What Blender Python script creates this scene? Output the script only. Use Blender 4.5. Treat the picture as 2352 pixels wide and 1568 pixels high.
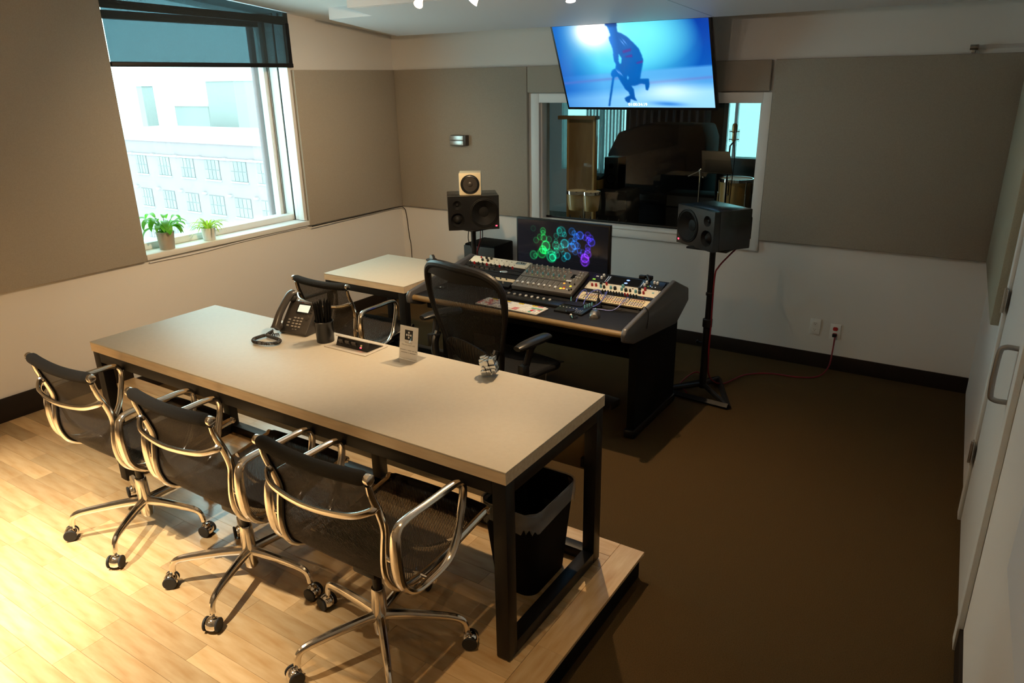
import bpy, bmesh, math, random
import numpy as np
from mathutils import Vector, Matrix
random.seed(7)
PI = math.pi
sc = bpy.context.scene
for o in list(bpy.data.objects):
    bpy.data.objects.remove(o)
COL = sc.collection

# ---------------------------------------------------------------- camera
def cam_axes(yaw, pitch, roll):
    f = Vector((-math.sin(yaw) * math.cos(pitch), math.cos(yaw) * math.cos(pitch), math.sin(pitch)))
    r = Vector((math.cos(yaw), math.sin(yaw), 0))
    u = r.cross(f)
    r2 = r * math.cos(roll) + u * math.sin(roll)
    u2 = -r * math.sin(roll) + u * math.cos(roll)
    return r2, u2, f
cam_d = bpy.data.cameras.new('camera')
cam = bpy.data.objects.new('camera', cam_d)
COL.objects.link(cam)
r_, u_, f_ = cam_axes(0.5802, -0.3445, -0.0176)
cam.matrix_world = Matrix(((r_.x, u_.x, -f_.x, 4.71), (r_.y, u_.y, -f_.y, -5.3059), (r_.z, u_.z, -f_.z, 1.9914), (0, 0, 0, 1)))
cam_d.sensor_width = 36.0
cam_d.lens = 1673.71 * 36.0 / 2352.0
cam_d.clip_start = 0.02
sc.camera = cam

# ---------------------------------------------------------------- sky, exposure
world = bpy.data.worlds.new('overcast_sky')
sc.world = world
world.use_nodes = True
bg = world.node_tree.nodes['Background']
bg.inputs[0].default_value = (0.74, 0.97, 1.0, 1)
bg.inputs[1].default_value = 6.2
sc.view_settings.view_transform = 'Standard'
sc.view_settings.look = 'None'
sc.view_settings.gamma = 1.0
sc.view_settings.use_curve_mapping = False
sc.view_settings.exposure = 0.0
sc.cycles.use_denoising = True
sc.cycles.sample_clamp_indirect = 4.0
sc.cycles.max_bounces = 8
sc.cycles.diffuse_bounces = 4
sc.cycles.glossy_bounces = 4
sc.cycles.transparent_max_bounces = 20
sc.cycles.use_adaptive_sampling = True
sc.cycles.adaptive_threshold = 0.06
sc.cycles.adaptive_min_samples = 20
sc.cycles.caustics_reflective = False
sc.cycles.caustics_refractive = False

WARM = (1.0, 0.68, 0.36)
PALE = (1.0, 0.85, 0.64)
# halogen spots: name, position, target, watts, cone degrees, blend
SPOTS = [
    ('a', (2.35, -2.44, 2.33), (0.10, -1.45, 0.75), 165, 95, 1.0),
    ('b', (2.59, -2.34, 2.33), (1.7, -3.2, 0.8), 60, 85, 0.9),
    ('c', (2.96, -2.10, 2.33), (3.30, -2.55, 0.0), 115, 102, 1.0),
    ('d', (3.55, -4.30, 2.66), (3.52, -3.85, 0.1), 60, 42, 0.8),
    ('e', (2.30, -4.75, 2.66), (2.15, -4.75, 0.1), 430, 64, 0.9),
    ('f', (1.15, -4.85, 2.66), (1.2, -4.9, 0.1), 820, 66, 0.9),
    ('g', (1.90, -6.55, 2.62), (2.3, -3.3, 0.8), 55, 45, 0.9),
    ('h', (2.75, -5.05, 2.66), (2.1, -3.1, 0.95), 100, 42, 0.9),  # added fill lamp, brightens the sign card and phone fronts
]
LEAK = 4.0      # watts each lamp spills sideways and up through its reflector

# ---------------------------------------------------------------- helpers
def rgb(h):
    h = h.lstrip('#')
    c = [int(h[i:i + 2], 16) / 255 for i in (0, 2, 4)]
    return tuple(x / 12.92 if x <= 0.04045 else ((x + 0.055) / 1.055) ** 2.4 for x in c)

MATS = {}
def mat(name, col=(.5, .5, .5), rough=.5, metal=0.0, spec=.5, noise=None, bump=None, coat=0, emit=None, alpha=None, stretch=None, rnd=0.0, sheen=0.0):
    m = bpy.data.materials.new(name)
    m.use_nodes = True
    nt = m.node_tree
    N, L = nt.nodes, nt.links
    p = N['Principled BSDF']
    p.inputs['Base Color'].default_value = (*col, 1)
    p.inputs['Roughness'].default_value = rough
    p.inputs['Metallic'].default_value = metal
    p.inputs['Specular IOR Level'].default_value = spec
    p.inputs['Coat Weight'].default_value = coat
    p.inputs['Coat Roughness'].default_value = 0.12
    p.inputs['Sheen Weight'].default_value = sheen
    if emit:
        p.inputs['Emission Color'].default_value = (*emit[0], 1)
        p.inputs['Emission Strength'].default_value = emit[1]
    tc = N.new('ShaderNodeTexCoord')
    vec = tc.outputs['Object']
    if stretch:
        mp = N.new('ShaderNodeMapping')
        mp.inputs['Scale'].default_value = stretch
        L.new(vec, mp.inputs['Vector'])
        vec = mp.outputs['Vector']
    cur = None
    if noise:                      # (scale, second colour, amount)
        nz = N.new('ShaderNodeTexNoise')
        nz.inputs['Scale'].default_value = noise[0]
        nz.inputs['Detail'].default_value = 6
        L.new(vec, nz.inputs['Vector'])
        rp = N.new('ShaderNodeValToRGB')
        rp.color_ramp.elements[0].position = .35
        rp.color_ramp.elements[1].position = .68
        rp.color_ramp.elements[0].color = (*col, 1)
        c2 = noise[1]
        k = noise[2]
        rp.color_ramp.elements[1].color = tuple(col[i] * (1 - k) + c2[i] * k for i in range(3)) + (1,)
        L.new(nz.outputs['Fac'], rp.inputs['Fac'])
        cur = rp.outputs['Color']
    if rnd:
        oi = N.new('ShaderNodeObjectInfo')
        hs = N.new('ShaderNodeHueSaturation')
        if cur is not None:
            L.new(cur, hs.inputs['Color'])
        else:
            hs.inputs['Color'].default_value = (*col, 1)
        mr = N.new('ShaderNodeMapRange')
        mr.inputs['To Min'].default_value = 1 - rnd
        mr.inputs['To Max'].default_value = 1 + rnd * .6
        L.new(oi.outputs['Random'], mr.inputs['Value'])
        L.new(mr.outputs['Result'], hs.inputs['Value'])
        cur = hs.outputs['Color']
    if cur is not None:
        L.new(cur, p.inputs['Base Color'])
    if bump:                       # (scale, strength)
        bz = N.new('ShaderNodeTexNoise')
        bz.inputs['Scale'].default_value = bump[0]
        bz.inputs['Detail'].default_value = 4
        L.new(vec, bz.inputs['Vector'])
        bn = N.new('ShaderNodeBump')
        bn.inputs['Strength'].default_value = bump[1]
        bn.inputs['Distance'].default_value = .01
        L.new(bz.outputs['Fac'], bn.inputs['Height'])
        L.new(bn.outputs['Normal'], p.inputs['Normal'])
    if alpha is not None:
        p.inputs['Alpha'].default_value = alpha
    MATS[name] = m
    return m

class G:
    """collects geometry for ONE mesh object"""
    def __init__(s):
        s.v, s.f = [], []
    def add(s, vs, fs):
        o = len(s.v)
        s.v += [tuple(v) for v in vs]
        s.f += [tuple(i + o for i in f) for f in fs]
        return s
    def box(s, x0, x1, y0, y1, z0, z1):
        vs = [(x, y, z) for x in (x0, x1) for y in (y0, y1) for z in (z0, z1)]
        return s.add(vs, [(0, 1, 3, 2), (4, 6, 7, 5), (0, 4, 5, 1), (2, 3, 7, 6), (0, 2, 6, 4), (1, 5, 7, 3)])
    def obox(s, c, size, R=None):
        R = R or Matrix.Identity(3)
        hx, hy, hz = [q / 2 for q in size]
        vs = [Vector(c) + R @ Vector((x, y, z)) for x in (-hx, hx) for y in (-hy, hy) for z in (-hz, hz)]
        return s.add(vs, [(0, 1, 3, 2), (4, 6, 7, 5), (0, 4, 5, 1), (2, 3, 7, 6), (0, 2, 6, 4), (1, 5, 7, 3)])
    def hexa(s, bot, top):
        """two quads (4 points each, same order) joined to a solid"""
        return s.add(list(bot) + list(top), [(3, 2, 1, 0), (4, 5, 6, 7), (0, 1, 5, 4), (1, 2, 6, 5), (2, 3, 7, 6), (3, 0, 4, 7)])
    def tube(s, pts, r, n=10, closed=False, flat=1.0, up=(0, 0, 1), caps=True):
        """sweep an ellipse; flat scales the section along `up`"""
        P = [Vector(p) for p in pts]
        m = len(P)
        rs = r if isinstance(r, (list, tuple)) else [r] * m
        up = Vector(up)
        vs = []
        prev = None
        for i in range(m):
            a = P[(i - 1) % m] if (closed or i) else P[0]
            b = P[(i + 1) % m] if (closed or i < m - 1) else P[-1]
            t = (b - a).normalized()
            if prev is None:
                nrm = up - t * up.dot(t)
                if nrm.length < 1e-3:
                    nrm = Vector((1, 0, 0)) - t * t.x
                    if nrm.length < 1e-3:
                        nrm = Vector((0, 1, 0))
            else:
                nrm = prev - t * prev.dot(t)
            nrm.normalize()
            prev = nrm
            bn = t.cross(nrm)
            for k in range(n):
                a_ = 2 * PI * k / n
                vs.append(P[i] + nrm * (math.cos(a_) * rs[i] * flat) + bn * (math.sin(a_) * rs[i]))
        fs = []
        for i in range(m if closed else m - 1):
            j = (i + 1) % m
            for k in range(n):
                l = (k + 1) % n
                fs.append((i * n + k, i * n + l, j * n + l, j * n + k))
        if not closed and caps:
            fs.append(tuple(range(n))[::-1])
            fs.append(tuple((m - 1) * n + k for k in range(n)))
        return s.add(vs, fs)
    def cyl(s, p0, p1, r0, r1=None, n=16):
        return s.tube([p0, p1], [r0, r0 if r1 is None else r1], n)
    def lathe(s, prof, n=24, M=None, cap0=True, cap1=True):
        """profile [(r,z)] round the z axis"""
        M = M or Matrix.Identity(4)
        vs, fs = [], []
        for (r, z) in prof:
            for k in range(n):
                a = 2 * PI * k / n
                vs.append(M @ Vector((r * math.cos(a), r * math.sin(a), z)))
        for i in range(len(prof) - 1):
            for k in range(n):
                l = (k + 1) % n
                fs.append((i * n + k, i * n + l, (i + 1) * n + l, (i + 1) * n + k))
        if cap0:
            fs.append(tuple(range(n))[::-1])
        if cap1:
            fs.append(tuple((len(prof) - 1) * n + k for k in range(n)))
        return s.add(vs, fs)
    def prism(s, poly, a, b, axis='x', M=None):
        n = len(poly)
        def P(q, t):
            v = {'x': (t, q[0], q[1]), 'y': (q[0], t, q[1]), 'z': (q[0], q[1], t)}[axis]
            return M @ Vector(v) if M else v
        vs = [P(q, a) for q in poly] + [P(q, b) for q in poly]
        fs = [tuple(range(n)), tuple(range(2 * n - 1, n - 1, -1))]
        fs += [(i, i + n, (i + 1) % n + n, (i + 1) % n) for i in range(n)]
        return s.add(vs, fs)
    def sheet(s, fn, nu, nv, th=None):
        """fn(u,v) surface; th gives it a thickness along the face normal"""
        P = [[Vector(fn(i / nu, j / nv)) for j in range(nv + 1)] for i in range(nu + 1)]
        W = nv + 1
        vs = [P[i][j] for i in range(nu + 1) for j in range(nv + 1)]
        fs = [(i * W + j, (i + 1) * W + j, (i + 1) * W + j + 1, i * W + j + 1) for i in range(nu) for j in range(nv)]
        if th:
            K = len(vs)
            off = []
            for i in range(nu + 1):
                for j in range(nv + 1):
                    du = P[min(i + 1, nu)][j] - P[max(i - 1, 0)][j]
                    dv = P[i][min(j + 1, nv)] - P[i][max(j - 1, 0)]
                    q = du.cross(dv)
                    q = q.normalized() if q.length > 1e-9 else Vector((0, 0, 1))
                    off.append(P[i][j] - q * th)
            vs += off
            fs += [tuple(x + K for x in f[::-1]) for f in fs[:nu * nv]]
            rim = [i * W for i in range(nu + 1)] + [nu * W + j for j in range(1, W)] + [i * W + nv for i in range(nu - 1, -1, -1)] + [j for j in range(nv - 1, 0, -1)]
            for a, b in zip(rim, rim[1:] + rim[:1]):
                fs.append((b, a, a + K, b + K))
        return s.add(vs, fs)
    def ball(s, c, r, n=12, m=8, sc_=(1, 1, 1)):
        c = Vector(c)
        prof = [(math.sin(PI * i / m), -math.cos(PI * i / m)) for i in range(m + 1)]
        prof[0] = (1e-4, -1)
        prof[-1] = (1e-4, 1)
        M = Matrix.Translation(c) @ Matrix.Diagonal((r * sc_[0], r * sc_[1], r * sc_[2], 1))
        return s.lathe(prof, n, M)
    def mesh(s, name, material, bevel=0, seg=2, angle=35):
        me = bpy.data.meshes.new(name)
        me.from_pydata(s.v, [], s.f)
        bm = bmesh.new()
        bm.from_mesh(me)
        bmesh.ops.recalc_face_normals(bm, faces=bm.faces)
        if bevel:
            es = [e for e in bm.edges if len(e.link_faces) == 2 and e.calc_face_angle(0) > math.radians(40)]
            bmesh.ops.bevel(bm, geom=es, offset=bevel, segments=seg, affect='EDGES', profile=.5, clamp_overlap=True)
        bm.to_mesh(me)
        bm.free()
        me.shade_smooth()
        me.set_sharp_from_angle(angle=math.radians(angle))
        if material:
            me.materials.append(MATS[material] if isinstance(material, str) else material)
        return me
    def build(s, name, material, parent=None, bevel=0, seg=2, angle=35, label=None, at=None, rot=None, kind=None):
        o = bpy.data.objects.new(name, s.mesh(name, material, bevel, seg, angle))
        COL.objects.link(o)
        if parent:
            o.parent = parent
        if label:
            o['label'] = label
        if kind:
            o['kind'] = kind
        if at is not None:
            o.location = at
        if rot is not None:
            o.rotation_euler = rot
        return o

def put(me, name, parent=None, at=(0, 0, 0), rot=(0, 0, 0)):
    o = bpy.data.objects.new(name, me)
    COL.objects.link(o)
    o.parent = parent
    o.location = at
    o.rotation_euler = rot
    return o
def thing(name, label, cat, loc=(0, 0, 0), rotz=0.0, group=None):
    o = bpy.data.objects.new(name, None)
    o.empty_display_size = .05
    COL.objects.link(o)
    o.location = loc
    o.rotation_euler = (0, 0, rotz)
    return tag(o, label, cat, group)
def tag(o, label, cat, group=None):
    o['label'] = label
    o['category'] = cat
    if group:
        o['group'] = group
    return o
def struct(o):
    o['kind'] = 'structure'
    return o
def copy_tree(o, parent=None):
    c = o.copy()
    COL.objects.link(c)
    c.parent = parent
    for ch in list(o.children):
        copy_tree(ch, c)
    return c
def spl(pts, k=6, closed=False):
    """Catmull-Rom through the points"""
    P = [Vector(p) for p in pts]
    n = len(P)
    out = []
    for i in range(n if closed else n - 1):
        p1, p2 = P[i], P[(i + 1) % n]
        p0 = P[(i - 1) % n] if (closed or i) else p1 * 2 - p2
        p3 = P[(i + 2) % n] if (closed or i < n - 2) else p2 * 2 - p1
        for j in range(k):
            t = j / k
            out.append(.5 * ((2 * p1) + (p2 - p0) * t + (2 * p0 - 5 * p1 + 4 * p2 - p3) * t * t + (3 * p1 - p0 - 3 * p2 + p3) * t ** 3))
    if not closed:
        out.append(P[-1])
    return out
def text(s_, size, material, parent, M, name='lettering', align='CENTER', th=.0002):
    cu = bpy.data.curves.new('lettering', 'FONT')
    cu.body = s_
    cu.size = size
    cu.align_x = align
    cu.align_y = 'CENTER'
    cu.extrude = th
    t = bpy.data.objects.new('lettering', cu)
    COL.objects.link(t)
    dg = bpy.context.evaluated_depsgraph_get()
    dg.update()
    me = bpy.data.meshes.new_from_object(t.evaluated_get(dg))
    bpy.data.objects.remove(t)
    bpy.data.curves.remove(cu)
    me.transform(M)
    me.materials.clear()
    me.materials.append(MATS[material])
    o = bpy.data.objects.new(name, me)
    COL.objects.link(o)
    o.parent = parent
    return o
def holed(name, material, axis, t0, t1, A, B):
    """slab between t0 and t1 on `axis`, outer rect A=(a0,a1,z0,z1), rectangular opening B"""
    a = [A[0], B[0], B[1], A[1]]
    z = [A[2], B[2], B[3], A[3]]
    g = G()
    def P(t, i, j):
        return (t, a[i], z[j]) if axis == 'x' else (a[i], t, z[j])
    ix = {}
    vs = []
    for t in (0, 1):
        for i in range(4):
            for j in range(4):
                ix[t, i, j] = len(vs)
                vs.append(P((t0, t1)[t], i, j))
    fs = []
    for i in range(3):
        for j in range(3):
            if (i, j) == (1, 1):
                continue
            for t in (0, 1):
                fs.append((ix[t, i, j], ix[t, i + 1, j], ix[t, i + 1, j + 1], ix[t, i, j + 1]))
    def side(i0, j0, i1, j1):
        fs.append((ix[0, i0, j0], ix[0, i1, j1], ix[1, i1, j1], ix[1, i0, j0]))
    for k in range(3):
        side(k, 0, k + 1, 0); side(k, 3, k + 1, 3); side(0, k, 0, k + 1); side(3, k, 3, k + 1)
    side(1, 1, 2, 1); side(1, 2, 2, 2); side(1, 1, 1, 2); side(2, 1, 2, 2)
    g.add(vs, fs)
    return g.build(name, material)

# ---------------------------------------------------------------- materials
mat('paint_wall', (.74, .725, .70), .85, bump=(260, .06))
mat('paint_white', (.74, .75, .74), .5, bump=(90, .03))
mat('paint_ceiling', (.80, .81, .81), .9)
mat('cloud_white', (.78, .79, .82), .5)
mat('fabric_panel', (.41, .37, .31), .95, noise=(220, (.35, .315, .26), .8), bump=(900, .35), spec=.2, sheen=.1)
mat('fabric_green', (.42, .40, .31), .95, noise=(220, (.36, .34, .26), .8), bump=(900, .35), spec=.2)
mat('carpet', (.155, .098, .042), .98, noise=(330, (.062, .039, .017), .9), bump=(420, .9), spec=.1)
mat('baseboard_dark', (.020, .014, .010), .6, spec=.2)
mat('maple', (.70, .50, .27), .30, noise=(5.0, (.54, .32, .13), .9), stretch=(1.0, 6.0, 6.0), rnd=.30, coat=.25, bump=(60, .04))
mat('maple_edge', (.70, .57, .40), .4, noise=(7, (.58, .43, .27), .8), stretch=(1, 10, 10), coat=.1)
mat('laminate', (.56, .515, .43), .50, noise=(60, (.52, .475, .39), .5), spec=.35)
mat('black_steel', (.009, .0085, .0085), .42, spec=.28, bump=(500, .05))
mat('black_plastic', (.009, .009, .010), .38, spec=.35)
mat('black_matte', (.005, .005, .005), .75, spec=.12)
mat('black_satin', (.011, .0115, .0125), .3)
mat('chrome', (.86, .83, .79), .085, 1.0)
mat('aluminium', (.78, .74, .68), .16, 1.0)
mat('brushed', (.60, .58, .55), .34, 1.0)
mat('satin_plate', (.60, .56, .50), .4, .15)
mat('steel_dim', (.35, .34, .33), .35, 1.0)
mat('rubber', (.02, .02, .02), .7)
mat('roll_fabric', (.020, .019, .018), .9, bump=(1400, .6), spec=.2)
mat('desk_black', (.010, .010, .012), .55, spec=.3, bump=(600, .08))
mat('cap_silver', (.13, .13, .135), .42, .35, bump=(700, .06))
mat('wood_trim', (.22, .145, .06), .38)
mat('speaker_black', (.0055, .0058, .0065), .24, spec=.9)
mat('cream', (.80, .69, .47), .45)
mat('cream_light', (.80, .76, .62), .42)
mat('white_plastic', (.80, .80, .78), .35)
mat('console_grey', (.145, .135, .12), .5)
mat('console_dark', (.05, .047, .043), .5)
mat('knob_grey', (.42, .41, .38), .4)
mat('knob_dark', (.022, .025, .022), .4)
mat('red_plastic', (.42, .02, .025), .4)
mat('red_cable', (.20, .006, .016), .5)
mat('blue_cable', (.10, .13, .55), .4)
mat('cyan_plastic', (.14, .40, .46), .4)
mat('led_red', (.3, 0, 0), .4, emit=((1, .03, .06), 6))
mat('led_orange', (.3, .1, 0), .4, emit=((1, .22, .02), 3))
mat('led_yellow', (.3, .2, 0), .4, emit=((1, .62, .03), 2.5))
mat('led_blue', (.1, .1, .4), .4, emit=((.25, .4, 1), 2))
mat('led_white', (.5, .5, .5), .4, emit=((.9, .95, 1), .9))
mat('led_green', (.1, .3, .05), .4, emit=((.45, .9, .05), .7))
mat('lcd', (.6, .65, .6), .4, emit=((.80, .95, .80), .62))
mat('phone_body', (.055, .048, .043), .3)
mat('phone_key', (.34, .31, .28), .35)
mat('phone_cord', (.045, .042, .042), .4)
mat('mirror', (.82, .84, .86), .06, 1.0)
mat('paper', (.74, .72, .69), .7)
mat('ink', (.02, .018, .015), .7)
mat('ink_grey', (.33, .32, .30), .7)
mat('clay_pot', (.50, .45, .38), .6, noise=(14, (.42, .36, .29), .6))
mat('white_pot', (.80, .80, .80), .3)
mat('soil', (.05, .035, .025), .95)
def leaf_mat(name, col, col2):
    m = mat(name, col, .42, noise=(16, col2, .8))
    p = m.node_tree.nodes['Principled BSDF']
    p.inputs['Subsurface Weight'].default_value = 0
    N, L = m.node_tree.nodes, m.node_tree.links
    tr = N.new('ShaderNodeBsdfTranslucent')
    tr.inputs['Color'].default_value = (col[0] * 1.6, col[1] * 1.5, col[2], 1)
    mx = N.new('ShaderNodeMixShader')
    mx.inputs[0].default_value = .45
    out = N['Material Output']
    L.new(p.outputs[0], mx.inputs[1])
    L.new(tr.outputs[0], mx.inputs[2])
    L.new(mx.outputs[0], out.inputs['Surface'])
leaf_mat('leaf', (.10, .36, .03), (.20, .50, .06))
leaf_mat('leaf_yellow', (.36, .50, .05), (.18, .36, .05))
def glass_mat(name, tint, gain=1.0):
    """thin pane: Fresnel reflection over a tinted see-through body"""
    m = bpy.data.materials.new(name)
    m.use_nodes = True
    N, L = m.node_tree.nodes, m.node_tree.links
    N.remove(N['Principled BSDF'])
    out = N['Material Output']
    t = N.new('ShaderNodeBsdfTransparent'); t.inputs[0].default_value = (*tint, 1)
    g = N.new('ShaderNodeBsdfGlossy'); g.inputs['Roughness'].default_value = 0.0
    fr = N.new('ShaderNodeFresnel'); fr.inputs['IOR'].default_value = 1.5
    mu = N.new('ShaderNodeMath'); mu.operation = 'MULTIPLY'; mu.use_clamp = True
    mu.inputs[1].default_value = gain
    ge = N.new('ShaderNodeNewGeometry')
    io = N.new('ShaderNodeMapRange')          # the same index on the way in and out of the pane
    io.inputs['To Min'].default_value = 1.5
    io.inputs['To Max'].default_value = 1 / 1.5
    L.new(ge.outputs['Backfacing'], io.inputs['Value'])
    L.new(io.outputs['Result'], fr.inputs['IOR'])
    L.new(fr.outputs[0], mu.inputs[0])
    mx = N.new('ShaderNodeMixShader')
    L.new(mu.outputs[0], mx.inputs[0]); L.new(t.outputs[0], mx.inputs[1]); L.new(g.outputs[0], mx.inputs[2])
    L.new(mx.outputs[0], out.inputs['Surface'])
    MATS[name] = m
glass_mat('window_glass', (.90, 1, .99), 1.0)
glass_mat('studio_glass', (.84, .88, .87), .6)
glass_mat('tinted_glass', (.40, .56, .56), 1.0)
glass_mat('acrylic', (.975, .98, .99), 1.3)
def mesh_mat(name, col, open_, scale=None, axis='X', rough=.7):
    """woven see-through fabric: threads and gaps"""
    m = bpy.data.materials.new(name)
    m.use_nodes = True
    N, L = m.node_tree.nodes, m.node_tree.links
    p = N['Principled BSDF']
    p.inputs['Base Color'].default_value = (*col, 1)
    p.inputs['Roughness'].default_value = rough
    t = N.new('ShaderNodeBsdfTransparent')
    mx = N.new('ShaderNodeMixShader')
    if scale:
        tc = N.new('ShaderNodeTexCoord')
        w = N.new('ShaderNodeTexWave')
        w.bands_direction = axis
        w.inputs['Scale'].default_value = scale
        L.new(tc.outputs['Object'], w.inputs['Vector'])
        mr = N.new('ShaderNodeMapRange')
        mr.inputs['From Min'].default_value = .3
        mr.inputs['From Max'].default_value = .7
        mr.inputs['To Min'].default_value = max(0, open_ - .3)
        mr.inputs['To Max'].default_value = min(1, open_ + .3)
        L.new(w.outputs['Fac'], mr.inputs['Value'])
        L.new(mr.outputs['Result'], mx.inputs[0])
    else:
        mx.inputs[0].default_value = open_
    L.new(p.outputs[0], mx.inputs[1]); L.new(t.outputs[0], mx.inputs[2])
    L.new(mx.outputs[0], N['Material Output'].inputs['Surface'])
    MATS[name] = m
mesh_mat('chair_mesh', (.036, .030, .025), .36, 80, 'DIAGONAL', .8)
mat('cone_black', (.008, .008, .008), .6, spec=.25)
mesh_mat('pellicle', (.012, .012, .012), .34, 42, 'X')
mesh_mat('blind_mesh', (.03, .042, .046), .245)
MATS['blind_mesh'].node_tree.nodes['Transparent BSDF'].inputs[0].default_value = (.70, .93, 1, 1)
mesh_mat('grille_mesh', (.02, .02, .02), .1)
mesh_mat('bag_film', (.55, .57, .60), .66)
MATS['bag_film'].node_tree.nodes['Principled BSDF'].inputs['Roughness'].default_value = .2
def attr_emit(name, strength):
    m = bpy.data.materials.new(name)
    m.use_nodes = True
    N, L = m.node_tree.nodes, m.node_tree.links
    p = N['Principled BSDF']
    p.inputs['Base Color'].default_value = (.01, .01, .012, 1)
    p.inputs['Roughness'].default_value = .12
    a = N.new('ShaderNodeAttribute'); a.attribute_name = 'picture'
    L.new(a.outputs['Color'], p.inputs['Emission Color'])
    p.inputs['Emission Strength'].default_value = strength
    MATS[name] = m
attr_emit('tv_picture', 1.2)
attr_emit('monitor_picture', .9)
mat('timecode', (.6, .6, .6), .5, emit=((1, 1, 1), 1.8))
# ================================================================= STRUCTURE
ZC = lambda y: 2.378 + .10 * min(-y, 4.3)
struct(G().box(-.45, 5.4, -7.75, 0.15, -.12, 0).build('floor', 'carpet'))
struct(holed('wall_left', 'paint_wall', 'x', -.36, 0, (-7.6, .15, -.1, 3.1), (-2.62, -1.20, .905, 2.72)))
struct(holed('wall_back', 'paint_wall', 'y', 0, .15, (-.0, 5.0, -.1, 3.1), (1.545, 3.312, .885, 1.815)))
struct(G().hexa([(4.80, 0.0, -.1), (5.081, -7.6, -.1), (5.4, -7.6, -.1), (5.4, 0.0, -.1)], [(4.80, 0.0, 3.1), (5.081, -7.6, 3.1), (5.4, -7.6, 3.1), (5.4, 0.0, 3.1)]).build('wall_right', 'paint_wall'))
struct(G().box(-.45, 5.4, -7.75, -7.6, -.1, 3.1).build('wall_front', 'paint_wall'))
struct(G().prism([(0.15, 2.378), (0, 2.378), (-4.3, 2.808), (-7.6, 2.808), (-7.6, 3.2), (.15, 3.2)], -.45, 5.4, 'x').build('ceiling', 'paint_ceiling'))
# lowered ceiling cloud, sloping up towards the lamps
def zcl(y):
    return 2.34 + .107 * (-.448 - y)
CLP = [(.466, -.448), (.506, -1.215), (.93, -1.225), (.968, -1.474), (4.84, -1.474), (4.80, -.448)]
g = G()
g.add([(x, y, zcl(y)) for x, y in CLP] + [(x, y, zcl(y) + .082) for x, y in CLP],
      [(0, 1, 2, 5), (2, 3, 4, 5), (11, 8, 7, 6), (11, 10, 9, 8)] + [(i, (i + 1) % 6, (i + 1) % 6 + 6, i + 6) for i in range(6)])
cl = struct(g.build('ceiling_cloud', 'cloud_white'))
G().box(.972, 4.84, -1.50, -1.476, 2.452, 2.525).build('cloud_fascia', 'cloud_white', cl)
G().hexa([(3.075, -.452, 2.3395), (2.93, -1.47, 2.4485), (2.933, -1.47, 2.4485), (3.078, -.452, 2.3395)],
         [(3.075, -.452, 2.342), (2.93, -1.47, 2.451), (2.933, -1.47, 2.451), (3.078, -.452, 2.342)]).build('cloud_joint', 'steel_dim', cl)

# raised timber platform
plat = struct(G().box(0.001, 3.735, -7.58, -2.872, 0, .106).build('floor_platform', 'black_matte'))
me_cache = {}
def plank(x0, x1, y0, y1, along='x', name='plank'):
    l = x1 - x0 if along == 'x' else y1 - y0
    w = y1 - y0 if along == 'x' else x1 - x0
    key = (round(l, 3), round(w, 3))
    if key not in me_cache:
        me_cache[key] = G().box(0, l - .0006, 0, w - .0006, -.014, 0).mesh('plank', 'maple', .0005, 1)
    if along == 'x':
        o = put(me_cache[key], name, plat, (x0, y0, .12), (0, 0, 0))
    else:
        o = put(me_cache[key], name, plat, (x1, y0, .12), (0, 0, PI / 2))
    return o
row = 0
y = -2.958
random.seed(11)
LENS = [.28, .36, .44, .52, .62]
while y > -5.35:
    x = 0.0
    first = random.choice(LENS) * .7
    while x < 3.639:
        l = first if x == 0 else random.choice(LENS)
        if 3.64 - (x + l) < .15:
            l = 3.64 - x
        plank(x, x + l, y - .0865, y)
        x += l
    y -= .0865
YEND = y
for (y0, y1) in ((YEND, -4.45), (-4.45, -3.55), (-3.55, -2.857)):
    plank(3.64, 3.75, y0, y1, 'y', 'nosing_board')
for (x0, x1) in ((0.001, 1.3), (1.3, 2.5), (2.5, 3.64)):
    plank(x0, x1, -2.957, -2.857, 'x', 'nosing_board')
G().box(0.001, 3.75, -7.58, YEND - .001, .106, .12).build('plank_field', 'maple', plat)

# base boards
struct(G().box(0, .014, -7.6, -2.858, .12, .264).build('baseboard_left', 'baseboard_dark', bevel=.002))
struct(G().box(0, .014, -2.856, 0, 0, .108).build('baseboard_left_low', 'baseboard_dark', bevel=.002))
struct(G().box(.014, 4.80, -.014, 0, 0, .108).build('baseboard_back', 'baseboard_dark', bevel=.002))
def rw(s, off, z):
    """point on the splayed right wall: s metres from the corner, off into the room"""
    k = 1 / math.hypot(1, .037)
    d = Vector((.037 * k, -k, 0)); n = Vector((-k, -.037 * k, 0))
    p = Vector((4.80, 0, 0)) + d * s + n * off
    return (p.x, p.y, z)
def rwbox(s0, s1, o0, o1, z0, z1):
    return G().hexa([rw(s0, o0, z0), rw(s1, o0, z0), rw(s1, o1, z0), rw(s0, o1, z0)], [rw(s0, o0, z1), rw(s1, o0, z1), rw(s1, o1, z1), rw(s0, o1, z1)])
struct(rwbox(2.66, 7.5, 0, .012, 0, .10).build('baseboard_right', 'baseboard_dark'))

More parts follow.
